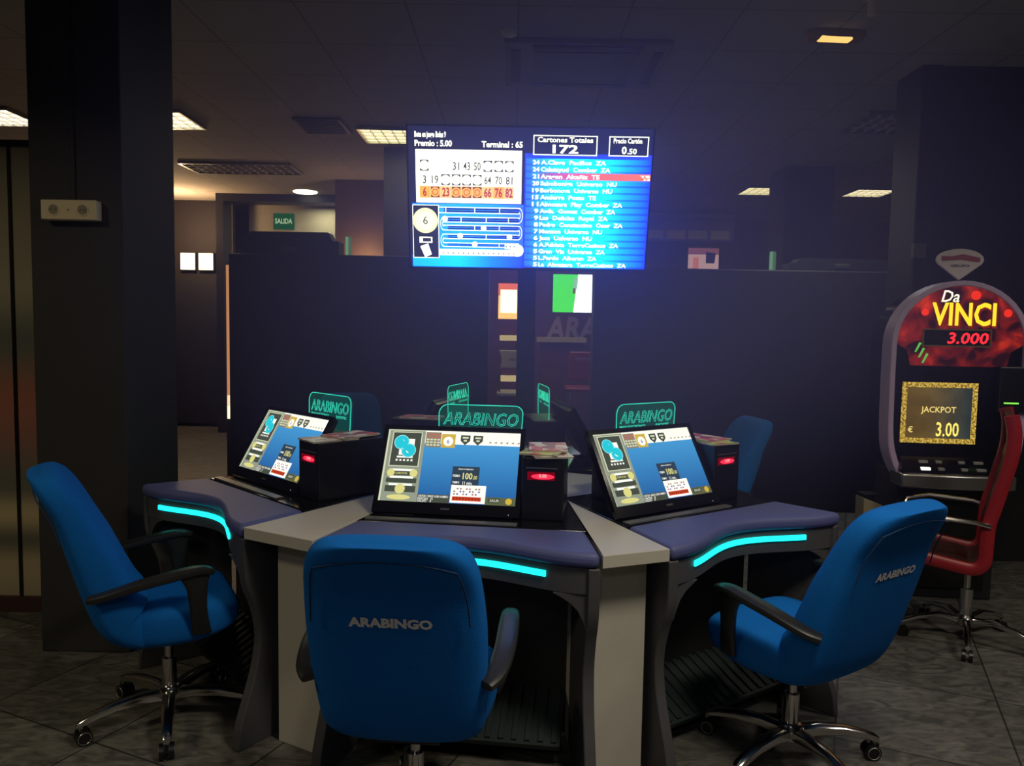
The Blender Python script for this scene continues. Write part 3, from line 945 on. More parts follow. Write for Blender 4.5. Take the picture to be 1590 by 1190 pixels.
make_chair('blue swivel chair at the back right station, beyond the right counter box', (1.07, 4.47, 0), 96, 20)
make_chair('dim blue swivel chair behind the left teal sign', (-1.12, 5.35, 0), -165, 50)

# ------------------------------------------------------------------ pole and the big hanging screen
TVC = Vector((.07, 3.95, 2.145)); TVT = R(14)
def tv_screen():
    W, H = 1.215, .695
    m = MB()
    CX0, CX1, CY0, CY1 = 62., 1502., 28., 888.
    U = lambda cx: ((cx - CX0) / (CX1 - CX0) - .5) * W
    V = lambda cy: (.5 - (cy - CY0) / (CY1 - CY0)) * H
    def rect(x0, y0, x1, y1, mm, l):
        y = -.0008 * l
        m.quad([(U(x0), y, V(y1)), (U(x1), y, V(y1)), (U(x1), y, V(y0)), (U(x0), y, V(y0))], mm)
    def poly(pts, mm, l):
        m.quad([(U(a), -.0008 * l, V(b)) for a, b in pts], mm)
    def disc(cx, cy, r_, mm, l, n=24):
        m.quad([(U(cx) + r_ * W / 1440 * math.cos(2 * PI * i / n), -.0008 * l, V(cy) + r_ * W / 1440 * math.sin(2 * PI * i / n)) for i in range(n)], mm)
    def txt(s_, x0, yb, h, mm, l, x1=None, al='L', bold=.012):
        m.text(s_, mm, U(x0), V(yb), h * H / 860, -.0008 * l, None if x1 is None else U(x1) - U(x0), al, bold=bold)
    def frame(x0, y0, x1, y1, tpx, mm, l):
        rect(x0, y0, x1, y0 + tpx, mm, l); rect(x0, y1 - tpx, x1, y1, mm, l); rect(x0, y0 + tpx, x0 + tpx, y1 - tpx, mm, l); rect(x1 - tpx, y0 + tpx, x1, y1 - tpx, mm, l)
    def drv(c, k):
        r_, g_, b_ = srgb(*c)
        return (r_ * 1.3, g_ * (2.3 if k > 1 else 1.3), b_ * k, 1)
    def ramp(name, stops, strength, drive=6.0):
        mm = bpy.data.materials.new(name); mm.use_nodes = True
        nt = mm.node_tree; nt.nodes.remove(nt.nodes['Principled BSDF'])
        tc = nt.nodes.new('ShaderNodeTexCoord'); sp = nt.nodes.new('ShaderNodeSeparateXYZ'); nt.links.new(tc.outputs['Object'], sp.inputs[0])
        mr = nt.nodes.new('ShaderNodeMapRange'); mr.inputs[1].default_value = -W / 2; mr.inputs[2].default_value = W / 2
        nt.links.new(sp.outputs['X'], mr.inputs[0])
        rp = nt.nodes.new('ShaderNodeValToRGB'); cr = rp.color_ramp
        cr.elements[0].position = stops[0][0]; cr.elements[0].color = drv(stops[0][1], drive)
        cr.elements[1].position = stops[-1][0]; cr.elements[1].color = drv(stops[-1][1], drive)
        for p, c in stops[1:-1]:
            e = cr.elements.new(p); e.color = drv(c, drive)
        nt.links.new(mr.outputs[0], rp.inputs[0])
        e = nt.nodes.new('ShaderNodeEmission'); nt.links.new(rp.outputs[0], e.inputs[0]); e.inputs[1].default_value = 1.0
        nt.links.new(e.outputs[0], nt.nodes['Material Output'].inputs['Surface'])
        mm.cycles.emission_sampling = 'FRONT'
        return mm
    bgd = em('tv_dark', srgb(34, 36, 84), .9); wht = em('tv_white', (1, 1, 1), 2.2); wcard = em('tv_card', (1.0, .98, .97), 2.0, True)
    gry = em('tv_grey', srgb(70, 68, 76), 1); org = em('tv_orange', srgb(255, 176, 70), 1.5); dred = em('tv_dark_red', srgb(190, 50, 20), 1.3)
    pch = em('tv_peach', srgb(255, 200, 140), 1.5); brn = em('tv_brown', srgb(130, 60, 40), 1); navy = em('tv_navy', srgb(28, 44, 120), .9)
    rowA = ramp('tv_row_bright', [(.50, (50, 100, 255)), (.62, (30, 200, 250)), (.78, (0, 224, 255)), (.90, (10, 150, 255)), (1.0, (30, 60, 235))], 1.5)
    rowB = ramp('tv_row_deep', [(.50, (40, 70, 220)), (.62, (20, 165, 235)), (.78, (0, 190, 245)), (.90, (15, 100, 235)), (1.0, (20, 40, 200))], 1.3)
    rowH = ramp('tv_row_red', [(.52, (60, 140, 255)), (.60, (190, 90, 220)), (.68, (245, 100, 200)), (.80, (250, 110, 110)), (1.0, (255, 120, 70))], 1.2, 1.0)
    lane = ramp('tv_lane', [(.0, (50, 120, 235)), (.2, (30, 150, 235)), (.35, (30, 140, 240)), (.48, (60, 90, 240))], 1.3)
    botA = ramp('tv_foot', [(.0, (30, 150, 240)), (.2, (0, 180, 240)), (.35, (20, 110, 240)), (.48, (40, 60, 230))], 1.3)
    rect(CX0, CY0, CX1, CY1, bgd, 0)
    txt('Bote en juego Bolas 9', 100, 92, 34, wht, 2, 285, bold=.03); txt('Premio : 5.00', 100, 145, 36, wht, 2, 320, bold=.03)
    txt('Terminal : 65', 495, 146, 36, wht, 2, 738, bold=.03)
    rect(103, 164, 735, 486, wcard, 2)
    cols = [155, 218, 281, 344, 407, 470, 533, 598, 661]
    def cell(i, cy, sx, bg_, in_, ring=None):
        x = cols[i]; rect(x - 26, cy - 33, x + 26, cy + 33, bg_, 4); disc(x, cy, 28, in_, 5)
    for i in (0, 6, 7, 8): cell(i, 260, 0, gry, wcard)
    for i, s_ in ((3, '31'), (4, '43'), (5, '50')): txt(s_, cols[i], 285, 50, gry, 4, cols[i] + 40, 'C', .01)
    for i in (2, 3, 4, 5): cell(i, 345, 0, gry, wcard)
    for i, s_ in ((0, '3'), (1, '19'), (6, '64'), (7, '70'), (8, '81')): txt(s_, cols[i], 368, 50, gry, 4, cols[i] + (40 if len(s_) > 1 else 20), 'C', .01)
    rect(130, 384, 690, 456, pch, 3)
    for i in (0, 4, 7): rect(cols[i] - 30, 384, cols[i] + 30, 456, org, 3.5)
    for i in (1, 3, 4, 5):
        cell(i, 420, 0, brn, org); disc(cols[i], 420, 18, dred, 6, 20); disc(cols[i], 420, 14, org, 7, 20)
    for i, s_ in ((0, '6'), (2, '23'), (6, '66'), (7, '76'), (8, '82')): txt(s_, cols[i], 445, 54, dred, 5, cols[i] + (44 if len(s_) > 1 else 22), 'C', .03)
    # ball and lanes
    rect(80, 490, 752, 815, lane, 1); rect(CX0 + 12, 815, 752, CY1, botA, 1)
    rect(80, 503, 235, 832, em('tv_box', srgb(40, 44, 72), .8), 2); frame(78, 500, 238, 834, 4, wht, 3)
    disc(156, 598, 76, em('tv_ball', srgb(240, 236, 214), 1.5), 3, 32); disc(156, 598, 58, em('tv_ball_core', srgb(252, 250, 240), 1.6), 4, 32); txt('6', 156, 620, 52, gry, 5, None, 'C', 0)
    frame(118, 700, 196, 738, 8, wht, 4); rect(122, 704, 138, 734, wht, 4)
    poly([(122, 760), (170, 742), (192, 812), (150, 830)][::-1], wht, 4)
    ys = [(510, 550), (570, 608), (622, 658), (678, 712), (733, 762)]
    for k, (a, b) in enumerate(ys):
        x0, x1 = (238, 725) if k == 0 else (262, 725)
        rect(x0 + 30, a + 8, x1, b - 8, navy, 2)
        rect(x0, a, x1, a + 5, wht, 3); rect(x0, b - 5, x1, b, wht, 3)
        rect(x0 + 20, (a + b) / 2 - 2, x1, (a + b) / 2 + 1, lane, 3)
        for q in ((280, 455, 605), (372, 525, 660), (455, 605), (370, 525, 668), (455, 605))[k]:
            rect(q - 2, a, q + 3, b, wht, 3)
        def arc(cx, cy, ro, ri, a0, a1):
            n = 10
            for i in range(n):
                p, q = a0 + (a1 - a0) * i / n, a0 + (a1 - a0) * (i + 1) / n
                P = lambda r_, w_: (cx + r_ * .5 * math.cos(w_), cy - r_ * math.sin(w_))
                poly([P(ri, p), P(ro, p), P(ro, q), P(ri, q)], wht, 3)
        if k < 4:
            cy = (a + ys[k + 1][1]) / 2; ro = (ys[k + 1][1] - a) / 2
            if k % 2 == 0: arc(722, cy, ro, ro - 6, -PI / 2, PI / 2); arc(722, cy, ro * .45, ro * .45 - 6, -PI / 2, PI / 2)
            else: arc(268, cy, ro, ro - 6, PI / 2, PI * 1.5); arc(268, cy, ro * .45, ro * .45 - 6, PI / 2, PI * 1.5)
    for a, b in ((275, 585), (510, 640), (367, 690), (668, 694), (456, 742)): disc(a, b, 17, wht, 5, 16)
    rect(240, 775, 720, 815, wht, 3); disc(718, 778, 38, wht, 3, 20)
    for i in range(15): rect(258 + i * 31, 796, 266 + i * 31, 804, gry, 4)
    for i in range(3): rect(645 + i * 24, 750, 655 + i * 24, 758, navy, 5)
    rect(640, 735, 725, 770, wht, 4)
    # right column
    rect(755, 180, 1502, 884, em('tv_blue', (.028, .085, 4.8), 1, True), 1)
    n = 16; y0 = 208; dy = (884 - 208) / n
    L = ['24 A.Clave  Pacifico  ZA', '24 Calatayud  Comber  ZA', '21 Aragon  Alcañiz  TE', '20 Saboboniga  Universo  NU', '19 Borbonova  Universo  NU', '15 Anderra  Posas  TE',
         '11 Almozara  Play  Comber  ZA', '9 Avda.  Gomez  Comber  ZA', '9 Las  Delicias  Royal  ZA', '8 Pedro  Constantino  Osor  ZA', '7 Monzon  Universo  NU', '6 Jaca  Universo  NU',
         '6 A.Fublata  TorreCasinos  ZA', '5 Gran  Via  Universo  ZA', '5 L.Pardo  Alberan  ZA', '5 La  Almazara  TorreCasinos  ZA']
    W_ = [1235, 1262, 1200, 1305, 1280, 1185, 1345, 1305, 1262, 1355, 1232, 1172, 1335, 1255, 1205, 1390]
    for i in range(n):
        a = y0 + i * dy
        rect(762, a, 1500, a + dy * .72, rowA, 2); rect(762, a + dy * .72, 1500, a + dy, rowB, 2)
        if i == 2: rect(835, a, 1504, a + dy, rowH, 2.5)
        nb, rest = L[i].split(' ', 1)
        txt(nb, 800 if len(nb) == 2 else 815, a + dy * .82, dy * .62, wht, 4, 840, bold=.03)
        txt(rest, 848, a + dy * .82, dy * .62, wht, 4, W_[i], bold=.03)
    txt('TE\n', 1440, y0 + 2.5 * dy, dy * .3, wht, 4, 1500, bold=.03); txt('3.0', 1462, y0 + 2.9 * dy, dy * .3, wht, 4, 1500, bold=.03)
    for (x0, x1, a, b, xa, xb) in ((800, 1178, 'Cartones Totales', '172', 825, 1152), (1246, 1480, 'Precio Cartón', '0.50', 1272, 1440)):
        rect(x0, 70, x1, 188, em('tv_caption_bg', srgb(34, 38, 74), .8), 3); frame(x0, 70, x1, 188, 6, wht, 4)
        txt(a, xa, 110, 30, wht, 5, xb, bold=.025)
        if b == '172': txt(b, 914, 174, 50, wht, 5, 1066, bold=.03)
        else: txt('0', 1322, 172, 44, wht, 5, 1352, bold=.03); txt('.50', 1356, 172, 32, wht, 5, 1412, bold=.03)
    return m
tv = thing('television', 'large flat screen on a pole showing the bingo card and list of halls', 'screen', (TVC.x, TVC.y, TVC.z))
MT = Matrix.Rotation(TVT, 4, 'X')
W2, H2 = .6075, .3475
b = MB()
b.box((-W2 - .008, -.012, -H2 - .012), (W2 + .008, .05, -H2), GLOSSB, MT); b.box((-W2 - .008, -.012, H2), (W2 + .008, .05, H2 + .008), GLOSSB, MT)
b.box((-W2 - .008, -.012, -H2), (-W2, .05, H2), GLOSSB, MT); b.box((W2, -.012, -H2), (W2 + .008, .05, H2), GLOSSB, MT)
b.build('bezel', tv, smooth=False)
MB().box((-W2, .012, -H2), (W2, .06, H2), BLACK, MT).box((-.3, .06, -.22), (.3, .085, .12), BLACK, MT).build('back_shell', tv, smooth=False)
s = tv_screen().build('screen', tv, smooth=False)
s.matrix_local = MT @ Matrix.Translation((0, .004, 0))
MB().box((-.12, .087, -.12), (.12, .10, .12), STEEL, MT).build('bracket', tv, smooth=False)
MB().box((-.03, .08, -.05), (.03, .50, .05), BLACK).build('mount_arm', tv, smooth=False)

pl = thing('screen_pole', 'dark square pole rising from the island table and carrying the big screen', 'pole', (.075, 4.50, 0))
MB().box((-.052, -.045, .8075), (.052, .045, 2.32), NAVYP).build('post', pl, bevel=.006, smooth=False)
MB().box((-.10, -.10, .7965), (.10, .10, .807), STEEL).build('foot_plate', pl, smooth=False)

# ------------------------------------------------------------------ slot machine
sm = thing('slot_machine', 'black slot machine with arched red lit top and framed jackpot screen', 'slot machine', (2.46, 4.25, 0), -6)
PURP = mat('purple_rim', (0.60, 0.44, 0.68), 0.4, 0.1, var=.1)
def arch(hw, zc, zb, wb, n=22):
    """outline of the head: semicircular top, straight sides, rounded-in bottom"""
    pts = [(hw * math.cos(PI * i / n), zc + hw * .98 * math.sin(PI * i / n)) for i in range(n + 1)]
    L = catmull([(-hw, zc), (-hw * 1.0, zc - .22), (-hw * .98, zb + .22), (-hw * .90, zb + .09), (-wb, zb)], 5)[1:]
    Rr = [(-x, z) for x, z in reversed(L)]
    return pts + L + Rr
A0 = arch(.362, 1.44, .69, .28)
A1 = arch(.332, 1.44, .715, .26)
MX = Matrix(((1, 0, 0, 0), (0, 0, 1, 0), (0, 1, 0, 0), (0, 0, 0, 1)))
# head body
MB().prism(A1, -.02, .36, GLOSSB, MX).build('head', sm)
rim = MB(); n = len(A0)
ring_o = [(x, z) for x, z in A0]; ring_i = [(x, z) for x, z in A1]
vs_ = [(x, -.045, z) for x, z in ring_o] + [(x, -.045, z) for x, z in ring_i] + [(x, .10, z) for x, z in ring_o] + [(x, .10, z) for x, z in ring_i]
fs_ = []
for i in range(n):
    j = (i + 1) % n
    fs_ += [(i, j, n + j, n + i), (2 * n + i, 3 * n + i, 3 * n + j, 2 * n + j), (i, 2 * n + i, 2 * n + j, j), (n + i, n + j, 3 * n + j, 3 * n + i)]
rim.add(vs_, fs_, PURP)
rim.build('rim', sm, bevel=.006)
# lit red top glass
def glass_mat():
    m = bpy.data.materials.new('red_backlit_glass'); m.use_nodes = True
    nt = m.node_tree; nt.nodes.remove(nt.nodes['Principled BSDF'])
    tc = nt.nodes.new('ShaderNodeTexCoord'); nz = nt.nodes.new('ShaderNodeTexNoise')
    nz.inputs['Scale'].default_value = 7; nz.inputs['Detail'].default_value = 8; nz.inputs['Distortion'].default_value = .6
    nt.links.new(tc.outputs['Object'], nz.inputs['Vector'])
    rp = nt.nodes.new('ShaderNodeValToRGB'); cr = rp.color_ramp
    cr.elements[0].position = .42; cr.elements[0].color = (.02, .003, .006, 1)
    cr.elements[1].position = .80; cr.elements[1].color = (.95, .05, .01, 1)
    e = cr.elements.new(.56); e.color = (.20, .010, .008, 1)
    nt.links.new(nz.outputs['Fac'], rp.inputs[0])
    em_ = nt.nodes.new('ShaderNodeEmission'); nt.links.new(rp.outputs[0], em_.inputs[0]); em_.inputs[1].default_value = .9
    nt.links.new(em_.outputs[0], nt.nodes['Material Output'].inputs['Surface'])
    return m
hw = .326; n = 24
top = [(hw * math.cos(PI * i / n), 1.445 + hw * .98 * math.sin(PI * i / n)) for i in range(n + 1)]
gp = top + [(-.326, 1.445), (-.27, 1.41), (-.25, 1.325), (.25, 1.325), (.27, 1.41)]
g = MB(); g.prism(gp, -.03, -.0205, glass_mat(), MX); g.build('top_glass', sm, smooth=False)
q = MB()
YEL = em('letter_yellow', (1.0, .66, .02), 1.35); WHT = em('letter_white', (1, .93, .85), 1.2); RDL = em('letter_shadow', (.35, .02, .0), .6)
q.text('VINCI', RDL, -.148, 1.545, .125, -.0306, w=.335, bold=.05)
q.text('VINCI', YEL, -.155, 1.553, .125, -.0312, w=.335, bold=.025)
q.text('Da', WHT, -.110, 1.678, .066, -.0312, w=.095, shear=.25, bold=.012)
q.text('SECRET', mat('dim_print_b', (.25, .1, .1), .5), .02, 1.535, .013, -.0306, w=.16, align='C')
q.build('lettering', sm, smooth=False)
for cx, cz, r_ in ((.07, 1.715, .026), (-.19, 1.62, .020), (.24, 1.62, .022)):
    MB().prism([(cx + r_ * math.cos(2 * PI * i / 16), cz + r_ * math.sin(2 * PI * i / 16)) for i in range(16)], -.0308, -.0302, em('red_rosette', (.9, .03, .01), 1), MX).build('rosette', sm, smooth=False)
for i in range(3):
    MB().prism([(-.235 + i * .02, 1.40 - i * .03), (-.225 + i * .02, 1.40 - i * .03), (-.20 + i * .02, 1.45 - i * .03), (-.212 + i * .02, 1.455 - i * .03)], -.0310, -.0302, em('green_streak', (.15, .6, .1), .8), MX).build('streak', sm, smooth=False)
f = MB()
for a, b_ in (((-.20, 1.522), (.16, 1.530)), ((-.20, 1.432), (.16, 1.44)), ((-.20, 1.44), (-.192, 1.522)), ((.152, 1.44), (.16, 1.522))):
    f.box((a[0], -.04, a[1]), (b_[0], -.031, b_[1]), mat('brass_frame', (.45, .30, .12), .35, .7))
f.build('counter_frame', sm, smooth=False)
dsp = MB().quad([(-.192, -.0312, 1.44), (.152, -.0312, 1.44), (.152, -.0312, 1.522), (-.192, -.0312, 1.522)], BLACK)
dsp.text('3.000', em('led_digits', (1, .02, .03), 1.7), .148, 1.451, .062, -.0318, w=.215, align='R', shear=.15, bold=.02)
dsp.build('display', sm, smooth=False)
# main screen: gold frame, plain dark painterly picture, writing
def paint_mat():
    m = bpy.data.materials.new('dim_painted_backdrop'); m.use_nodes = True
    nt = m.node_tree; nt.nodes.remove(nt.nodes['Principled BSDF'])
    tc = nt.nodes.new('ShaderNodeTexCoord'); nz = nt.nodes.new('ShaderNodeTexNoise'); nz.inputs['Scale'].default_value = 5; nz.inputs['Detail'].default_value = 4
    nt.links.new(tc.outputs['Object'], nz.inputs['Vector'])
    sp = nt.nodes.new('ShaderNodeSeparateXYZ'); nt.links.new(tc.outputs['Object'], sp.inputs[0])
    mr = nt.nodes.new('ShaderNodeMapRange'); mr.inputs[1].default_value = -.17; mr.inputs[2].default_value = .13
    nt.links.new(sp.outputs['X'], mr.inputs[0])
    mx = nt.nodes.new('ShaderNodeMix'); mx.data_type = 'RGBA'; mx.inputs[6].default_value = (*srgb(112, 88, 44), 1); mx.inputs[7].default_value = (*srgb(38, 66, 74), 1)
    nt.links.new(mr.outputs[0], mx.inputs[0])
    mu = nt.nodes.new('ShaderNodeMix'); mu.data_type = 'RGBA'; mu.blend_type = 'MULTIPLY'; mu.inputs[0].default_value = .85
    rp = nt.nodes.new('ShaderNodeValToRGB'); rp.color_ramp.elements[0].position = .3; rp.color_ramp.elements[0].color = (.25, .25, .25, 1); rp.color_ramp.elements[1].position = .7; rp.color_ramp.elements[1].color = (1.2, 1.2, 1.2, 1)
    nt.links.new(nz.outputs['Fac'], rp.inputs[0])
    nt.links.new(mx.outputs[2], mu.inputs[6]); nt.links.new(rp.outputs[0], mu.inputs[7])
    e = nt.nodes.new('ShaderNodeEmission'); nt.links.new(mu.outputs[2], e.inputs[0]); e.inputs[1].default_value = .9
    nt.links.new(e.outputs[0], nt.nodes['Material Output'].inputs['Surface'])
    return m
def gold_mat():
    m = bpy.data.materials.new('gold_ornament'); m.use_nodes = True
    nt = m.node_tree; nt.nodes.remove(nt.nodes['Principled BSDF'])
    tc = nt.nodes.new('ShaderNodeTexCoord'); nz = nt.nodes.new('ShaderNodeTexNoise'); nz.inputs['Scale'].default_value = 90; nz.inputs['Detail'].default_value = 3
    nt.links.new(tc.outputs['Object'], nz.inputs['Vector'])
    rp = nt.nodes.new('ShaderNodeValToRGB'); rp.color_ramp.elements[0].position = .38; rp.color_ramp.elements[0].color = (.16, .08, .005, 1); rp.color_ramp.elements[1].position = .62; rp.color_ramp.elements[1].color = (.85, .58, .10, 1)
    nt.links.new(nz.outputs['Fac'], rp.inputs[0])
    e = nt.nodes.new('ShaderNodeEmission'); nt.links.new(rp.outputs[0], e.inputs[0]); e.inputs[1].default_value = .9
    nt.links.new(e.outputs[0], nt.nodes['Material Output'].inputs['Surface'])
    return m
sx0, sx1, sz0, sz1 = -.285, .115, .893, 1.233
MS = Matrix.Identity(4)
q = MB()
ys_ = -.0225
q.quad([(sx0, ys_, sz0), (sx1, ys_, sz0), (sx1, ys_, sz1), (sx0, ys_, sz1)], gold_mat())
q.quad([(sx0 + .028, ys_ - .0006, sz0 + .028), (sx1 - .028, ys_ - .0006, sz0 + .028), (sx1 - .028, ys_ - .0006, sz1 - .028), (sx0 + .028, ys_ - .0006, sz1 - .028)], paint_mat())
GLD = em('screen_gold_text', (.95, .72, .22), 1.0)
q.text('JACKPOT', GLD, -.180, 1.066, .034, ys_ - .0012, w=.185, bold=.012)
q.text('3.00', em('screen_yellow_text', (1, .80, .15), 1.15), -.095, .935, .080, ys_ - .0012, w=.120, bold=.015)
q.text('€', GLD, -.245, .952, .032, ys_ - .0012, bold=.012)
q.build('screen', sm, smooth=False)
# button deck
dk = MB()
dk.loft([[(-.28, -.02, .815), (.28, -.02, .815), (.28, .1, .815), (-.28, .1, .815)], [(-.295, -.115, .736), (.295, -.115, .736), (.295, .1, .736), (-.295, .1, .736)]], GLOSSB)
dk.build('button_deck', sm, bevel=.004)
lp = MB()
lip = [(-.30 + .6 * i / 16, -.115 - .035 * math.sin(PI * i / 16)) for i in range(17)]
lp.prism(lip + [(.30, .06), (-.30, .06)], .655, .735, STEEL)
lp.build('front_lip', sm, bevel=.012, seg=3)
for i, (x, lit) in enumerate(((-.19, 1), (-.10, 0), (.02, 0), (.10, 0))):
    for r_ in range(2):
        yy = -.045 - .04 * r_; zz = .815 - .0208 - .0333 * r_
        b_ = MB().box((x, yy - .012, zz - .01), (x + .05 if i in (0, 3) else x + .034, yy + .012, zz + .006), em('lit_button', (1, .98, .9), 1.6) if (lit and r_) else mat('grey_button', (.25, .24, .23), .4))
        b_.build('button', sm, bevel=.003)
# lower cabinet
MB().box((-.27, .02, 0), (.27, .36, .714), DARKP).build('cabinet', sm, bevel=.01, smooth=False)
MB().box((-.22, .012, .06), (.22, .02, .66), BLACK).build('cabinet_door', sm, bevel=.004, smooth=False)
# bill acceptor at the right
ba = MB().box((.20, -.075, 1.08), (.40, -.021, 1.33), BLACK).build('bill_acceptor', sm, bevel=.006, smooth=False)
MB().box((.225, -.078, 1.128), (.30, -.075, 1.136), em('green_led', (.3, 1, .1), 1.0)).build('status_light', ba, smooth=False)
# fan-shaped plate on top
fp = [(0, 1.80)] + [(.125 * math.cos(a), 1.912 + .060 * math.sin(a)) for a in [(-25 + 230 * i / 22) * PI / 180 for i in range(23)]]
MB().prism(fp, .02, .04, mat('pale_plate', (.78, .68, .70), .5, var=.05), MX).build('top_plate', sm, bevel=.004)
bar = [(-.10, 1.905), (0, 1.912), (.10, 1.899), (.103, 1.922), (.06, 1.932), (.01, 1.942), (-.05, 1.930), (-.10, 1.932)]
MB().prism(bar, .016, .0195, mat('dull_red', (.35, .06, .05), .5), MX).build('emblem', sm, smooth=False)
MB().text('GRUPO', BLACK, 0, 1.872, .014, .0185, align='C', w=.10, bold=.02).build('lettering', sm, smooth=False)

# ------------------------------------------------------------------ red chair at the slot machine
RED = mat('red_leather', (.30, .012, .02), .4, var=.1, bump=.1)
rc = thing('swivel_chair', 'red padded swivel chair on chrome base beside the slot machine', 'chair', (2.25, 3.68, 0), 60)
prof = catmull([(.47, .435), (.37, .452), (.22, .442), (.05, .420), (-.02, .418), (-.055, .455), (-.06, .54), (-.065, .63), (-.085, .72), (-.112, .84), (-.135, .95), (-.14, 1.06), (-.125, 1.14)], 4)
padr = []
for i, (y, z) in enumerate(prof):
    a = prof[max(i - 1, 0)]; b_ = prof[min(i + 1, len(prof) - 1)]
    d = Vector((0, b_[0] - a[0], b_[1] - a[1])).normalized(); nn = Vector((0, -d.z, d.y))
    rip = .012 + .004 * math.cos(i * 1.6)
    padr.append([Vector((px, y, z)) + nn * py for px, py in sup(.205, rip, 16, 4)])
MB().loft(padr, mat('dark_red_pad', (.05, .008, .012), .5, var=.1)).build('seat_pad', rc)
for sgn in (-1, 1):
    rr = []
    for i, (y, z) in enumerate(prof):
        a = prof[max(i - 1, 0)]; b_ = prof[min(i + 1, len(prof) - 1)]
        d = Vector((0, b_[0] - a[0], b_[1] - a[1])).normalized(); nn = Vector((0, -d.z, d.y))
        rr.append([Vector((sgn * .222 + px, y, z)) + nn * py for px, py in sup(.022, .03, 12, 3)])
    MB().loft(rr, RED).build('side_rail', rc)
    MB().tube([(sgn * .25, -.07, .63), (sgn * .27, -.01, .645), (sgn * .27, .19, .65), (sgn * .27, .29, .62), (sgn * .255, .32, .54), (sgn * .245, .29, .445)], .011, CHROME, 8).build('armrest', rc)
c = MB(); c.cyl((0, 0, .10), (0, 0, .26), .028, CHROME); c.cyl((0, 0, .26), (0, 0, .386), .015, CHROME); c.build('gas_column', rc)
MB().box((-.10, -.04, .385), (.10, .20, .405), BLACK).build('seat_plate', rc, bevel=.004)
MB().lathe([(.03, .07), (.045, .08), (.045, .11), (.03, .13)], CHROME).build('base_hub', rc)
for i in range(5):
    M = Matrix.Rotation(R(72 * i + 38), 4, 'Z')
    rings = []
    for r_, z, w, h in ((.03, .10, .022, .018), (.12, .118, .018, .014), (.22, .10, .015, .011), (.28, .076, .013, .010), (.30, .066, .010, .008)):
        rings.append([Vector((r_, a, z + b_)) for a, b_ in sup(w, h, 12, 3)])
    MB().loft(rings, CHROME, M).build('base_leg', rc)
    k = MB()
    k.cyl((.288, 0, .045), (.288, 0, .06), .008, CHROME, 10, M=M)
    for q_ in (-1, 1):
        k.cyl((.285, q_ * .007, .026), (.285, q_ * .022, .026), .026, BLACK, 18, M=M)
    k.cyl((.285, -.007, .026), (.285, .007, .026), .01, STEEL, 10, M=M)
    k.build('caster', rc)

# ------------------------------------------------------------------ wall box and the far side of the hall
t = thing('junction_box', 'small pale switch box on the dark brown pillar trim', 'switch', (2.60, 4.98, 2.03))
MB().box((-.05, -.03, -.045), (.035, -.001, .045), mat('dim_grey_plastic', (.18, .18, .18), .5)).build('casing', t, bevel=.004, smooth=False)

# exit alcove
def portal():
    f = MB()
    f.box((-3.97, 10.3, 0), (-3.87, 10.6, CEIL), NAVYP)
    f.box((-2.26, 10.3, 0), (-2.14, 10.6, CEIL), NAVYP)
    f.box((-3.87, 10.3, CEIL - .10), (-2.26, 10.6, CEIL), NAVYP)
    return f.build('trim_5', smooth=False)
struct(portal())
struct(MB().box((-3.87, 11.3, 0), (-2.26, 11.4, CEIL), WALLGR).build('wall_alcove', smooth=False))
sgn_ = thing('exit_sign', 'green SALIDA exit sign on the grey alcove wall', 'sign', (-3.36, 11.3, 2.97))
MB().box((-.15, -.02, -.115), (.15, -.001, .115), em('exit_green', srgb(14, 78, 44), .9)).build('panel', sgn_, smooth=False)
MB().text('SALIDA', em('exit_letters', srgb(190, 214, 190), .8), 0, -.03, .075, -.022, w=.25, align='C', bold=.02).build('lettering', sgn_, smooth=False)
t = thing('downlight', 'round white downlight in the alcove ceiling above the exit sign', 'ceiling light', (-2.72, 10.08, CEIL))
MB().lathe([(.001, -.02), (.12, -.02), (.15, -.012), (.155, -.001)], em('downlight_white', (1, .97, .9), 4, True)).build('lens', t)
area('downlight_glow', (-2.72, 10.95, CEIL - .03), .25, 8, (1, .92, .78))

# raised black cabinets on the partitions
for x0, x1, z0, z1, lb in ((-2.24, -1.43, 2.061, 2.24, 'black cabinet standing on the left partition below the exit sign'),
                           (2.25, 3.10, 2.001, 2.10, 'black cabinet standing on the right partition')):
    t = thing('machine_cabinet', lb, 'cabinet', ((x0 + x1) / 2, 6.4, z0), 0, 'cabinets on the partitions')
    h = (x1 - x0) / 2; H = z1 - z0
    pr = [(-h, 0), (h, 0), (h, H * .6), (h - .05, H * .6), (h - .09, H), (-h + .09, H), (-h + .05, H * .6), (-h, H * .6)]
    MB().prism(pr, -.09, .09, NAVYP, MX).build('casing', t, smooth=False)
    MB().box((-.06, -.10, .02), (.06, -.091, .055), mat('dim_handle', (.06, .06, .07), .4)).build('handle', t, bevel=.003)

# wall lamp pair at far left
for i, (x, lb) in enumerate(((-4.60, 'left one of two square warm wall lamps beyond the column'), (-4.345, 'right one of two square warm wall lamps beyond the column'))):
    t = thing('wall_lamp', lb, 'wall lamp', (x, 10.9, 2.34), 0, 'pair of square wall lamps')
    MB().box((-.11, .0, -.125), (.11, .05, .125), WALLDK).build('housing', t, smooth=False)
    MB().box((-.10, -.012, -.115), (.10, -.001, .115), em('warm_lamp', (1.0, .82, .55), 5, True)).build('shade', t, bevel=.01)
struct(MB().box((-5.8, 10.951, 0), (-3.98, 11.05, CEIL), mat('umber_wall_paint', (0.014, 0.010, 0.010), 0.7, var=.1, vscale=5)).build('wall_lamps', smooth=False))
point('wall_lamp_glow', (-4.47, 10.2, 2.75), 48, (1.0, .62, .34), .12)
struct(MB().box((-5.3, 10.88, .05), (-4.0, 10.95, 2.1), DARKP).build('door_1', smooth=False))
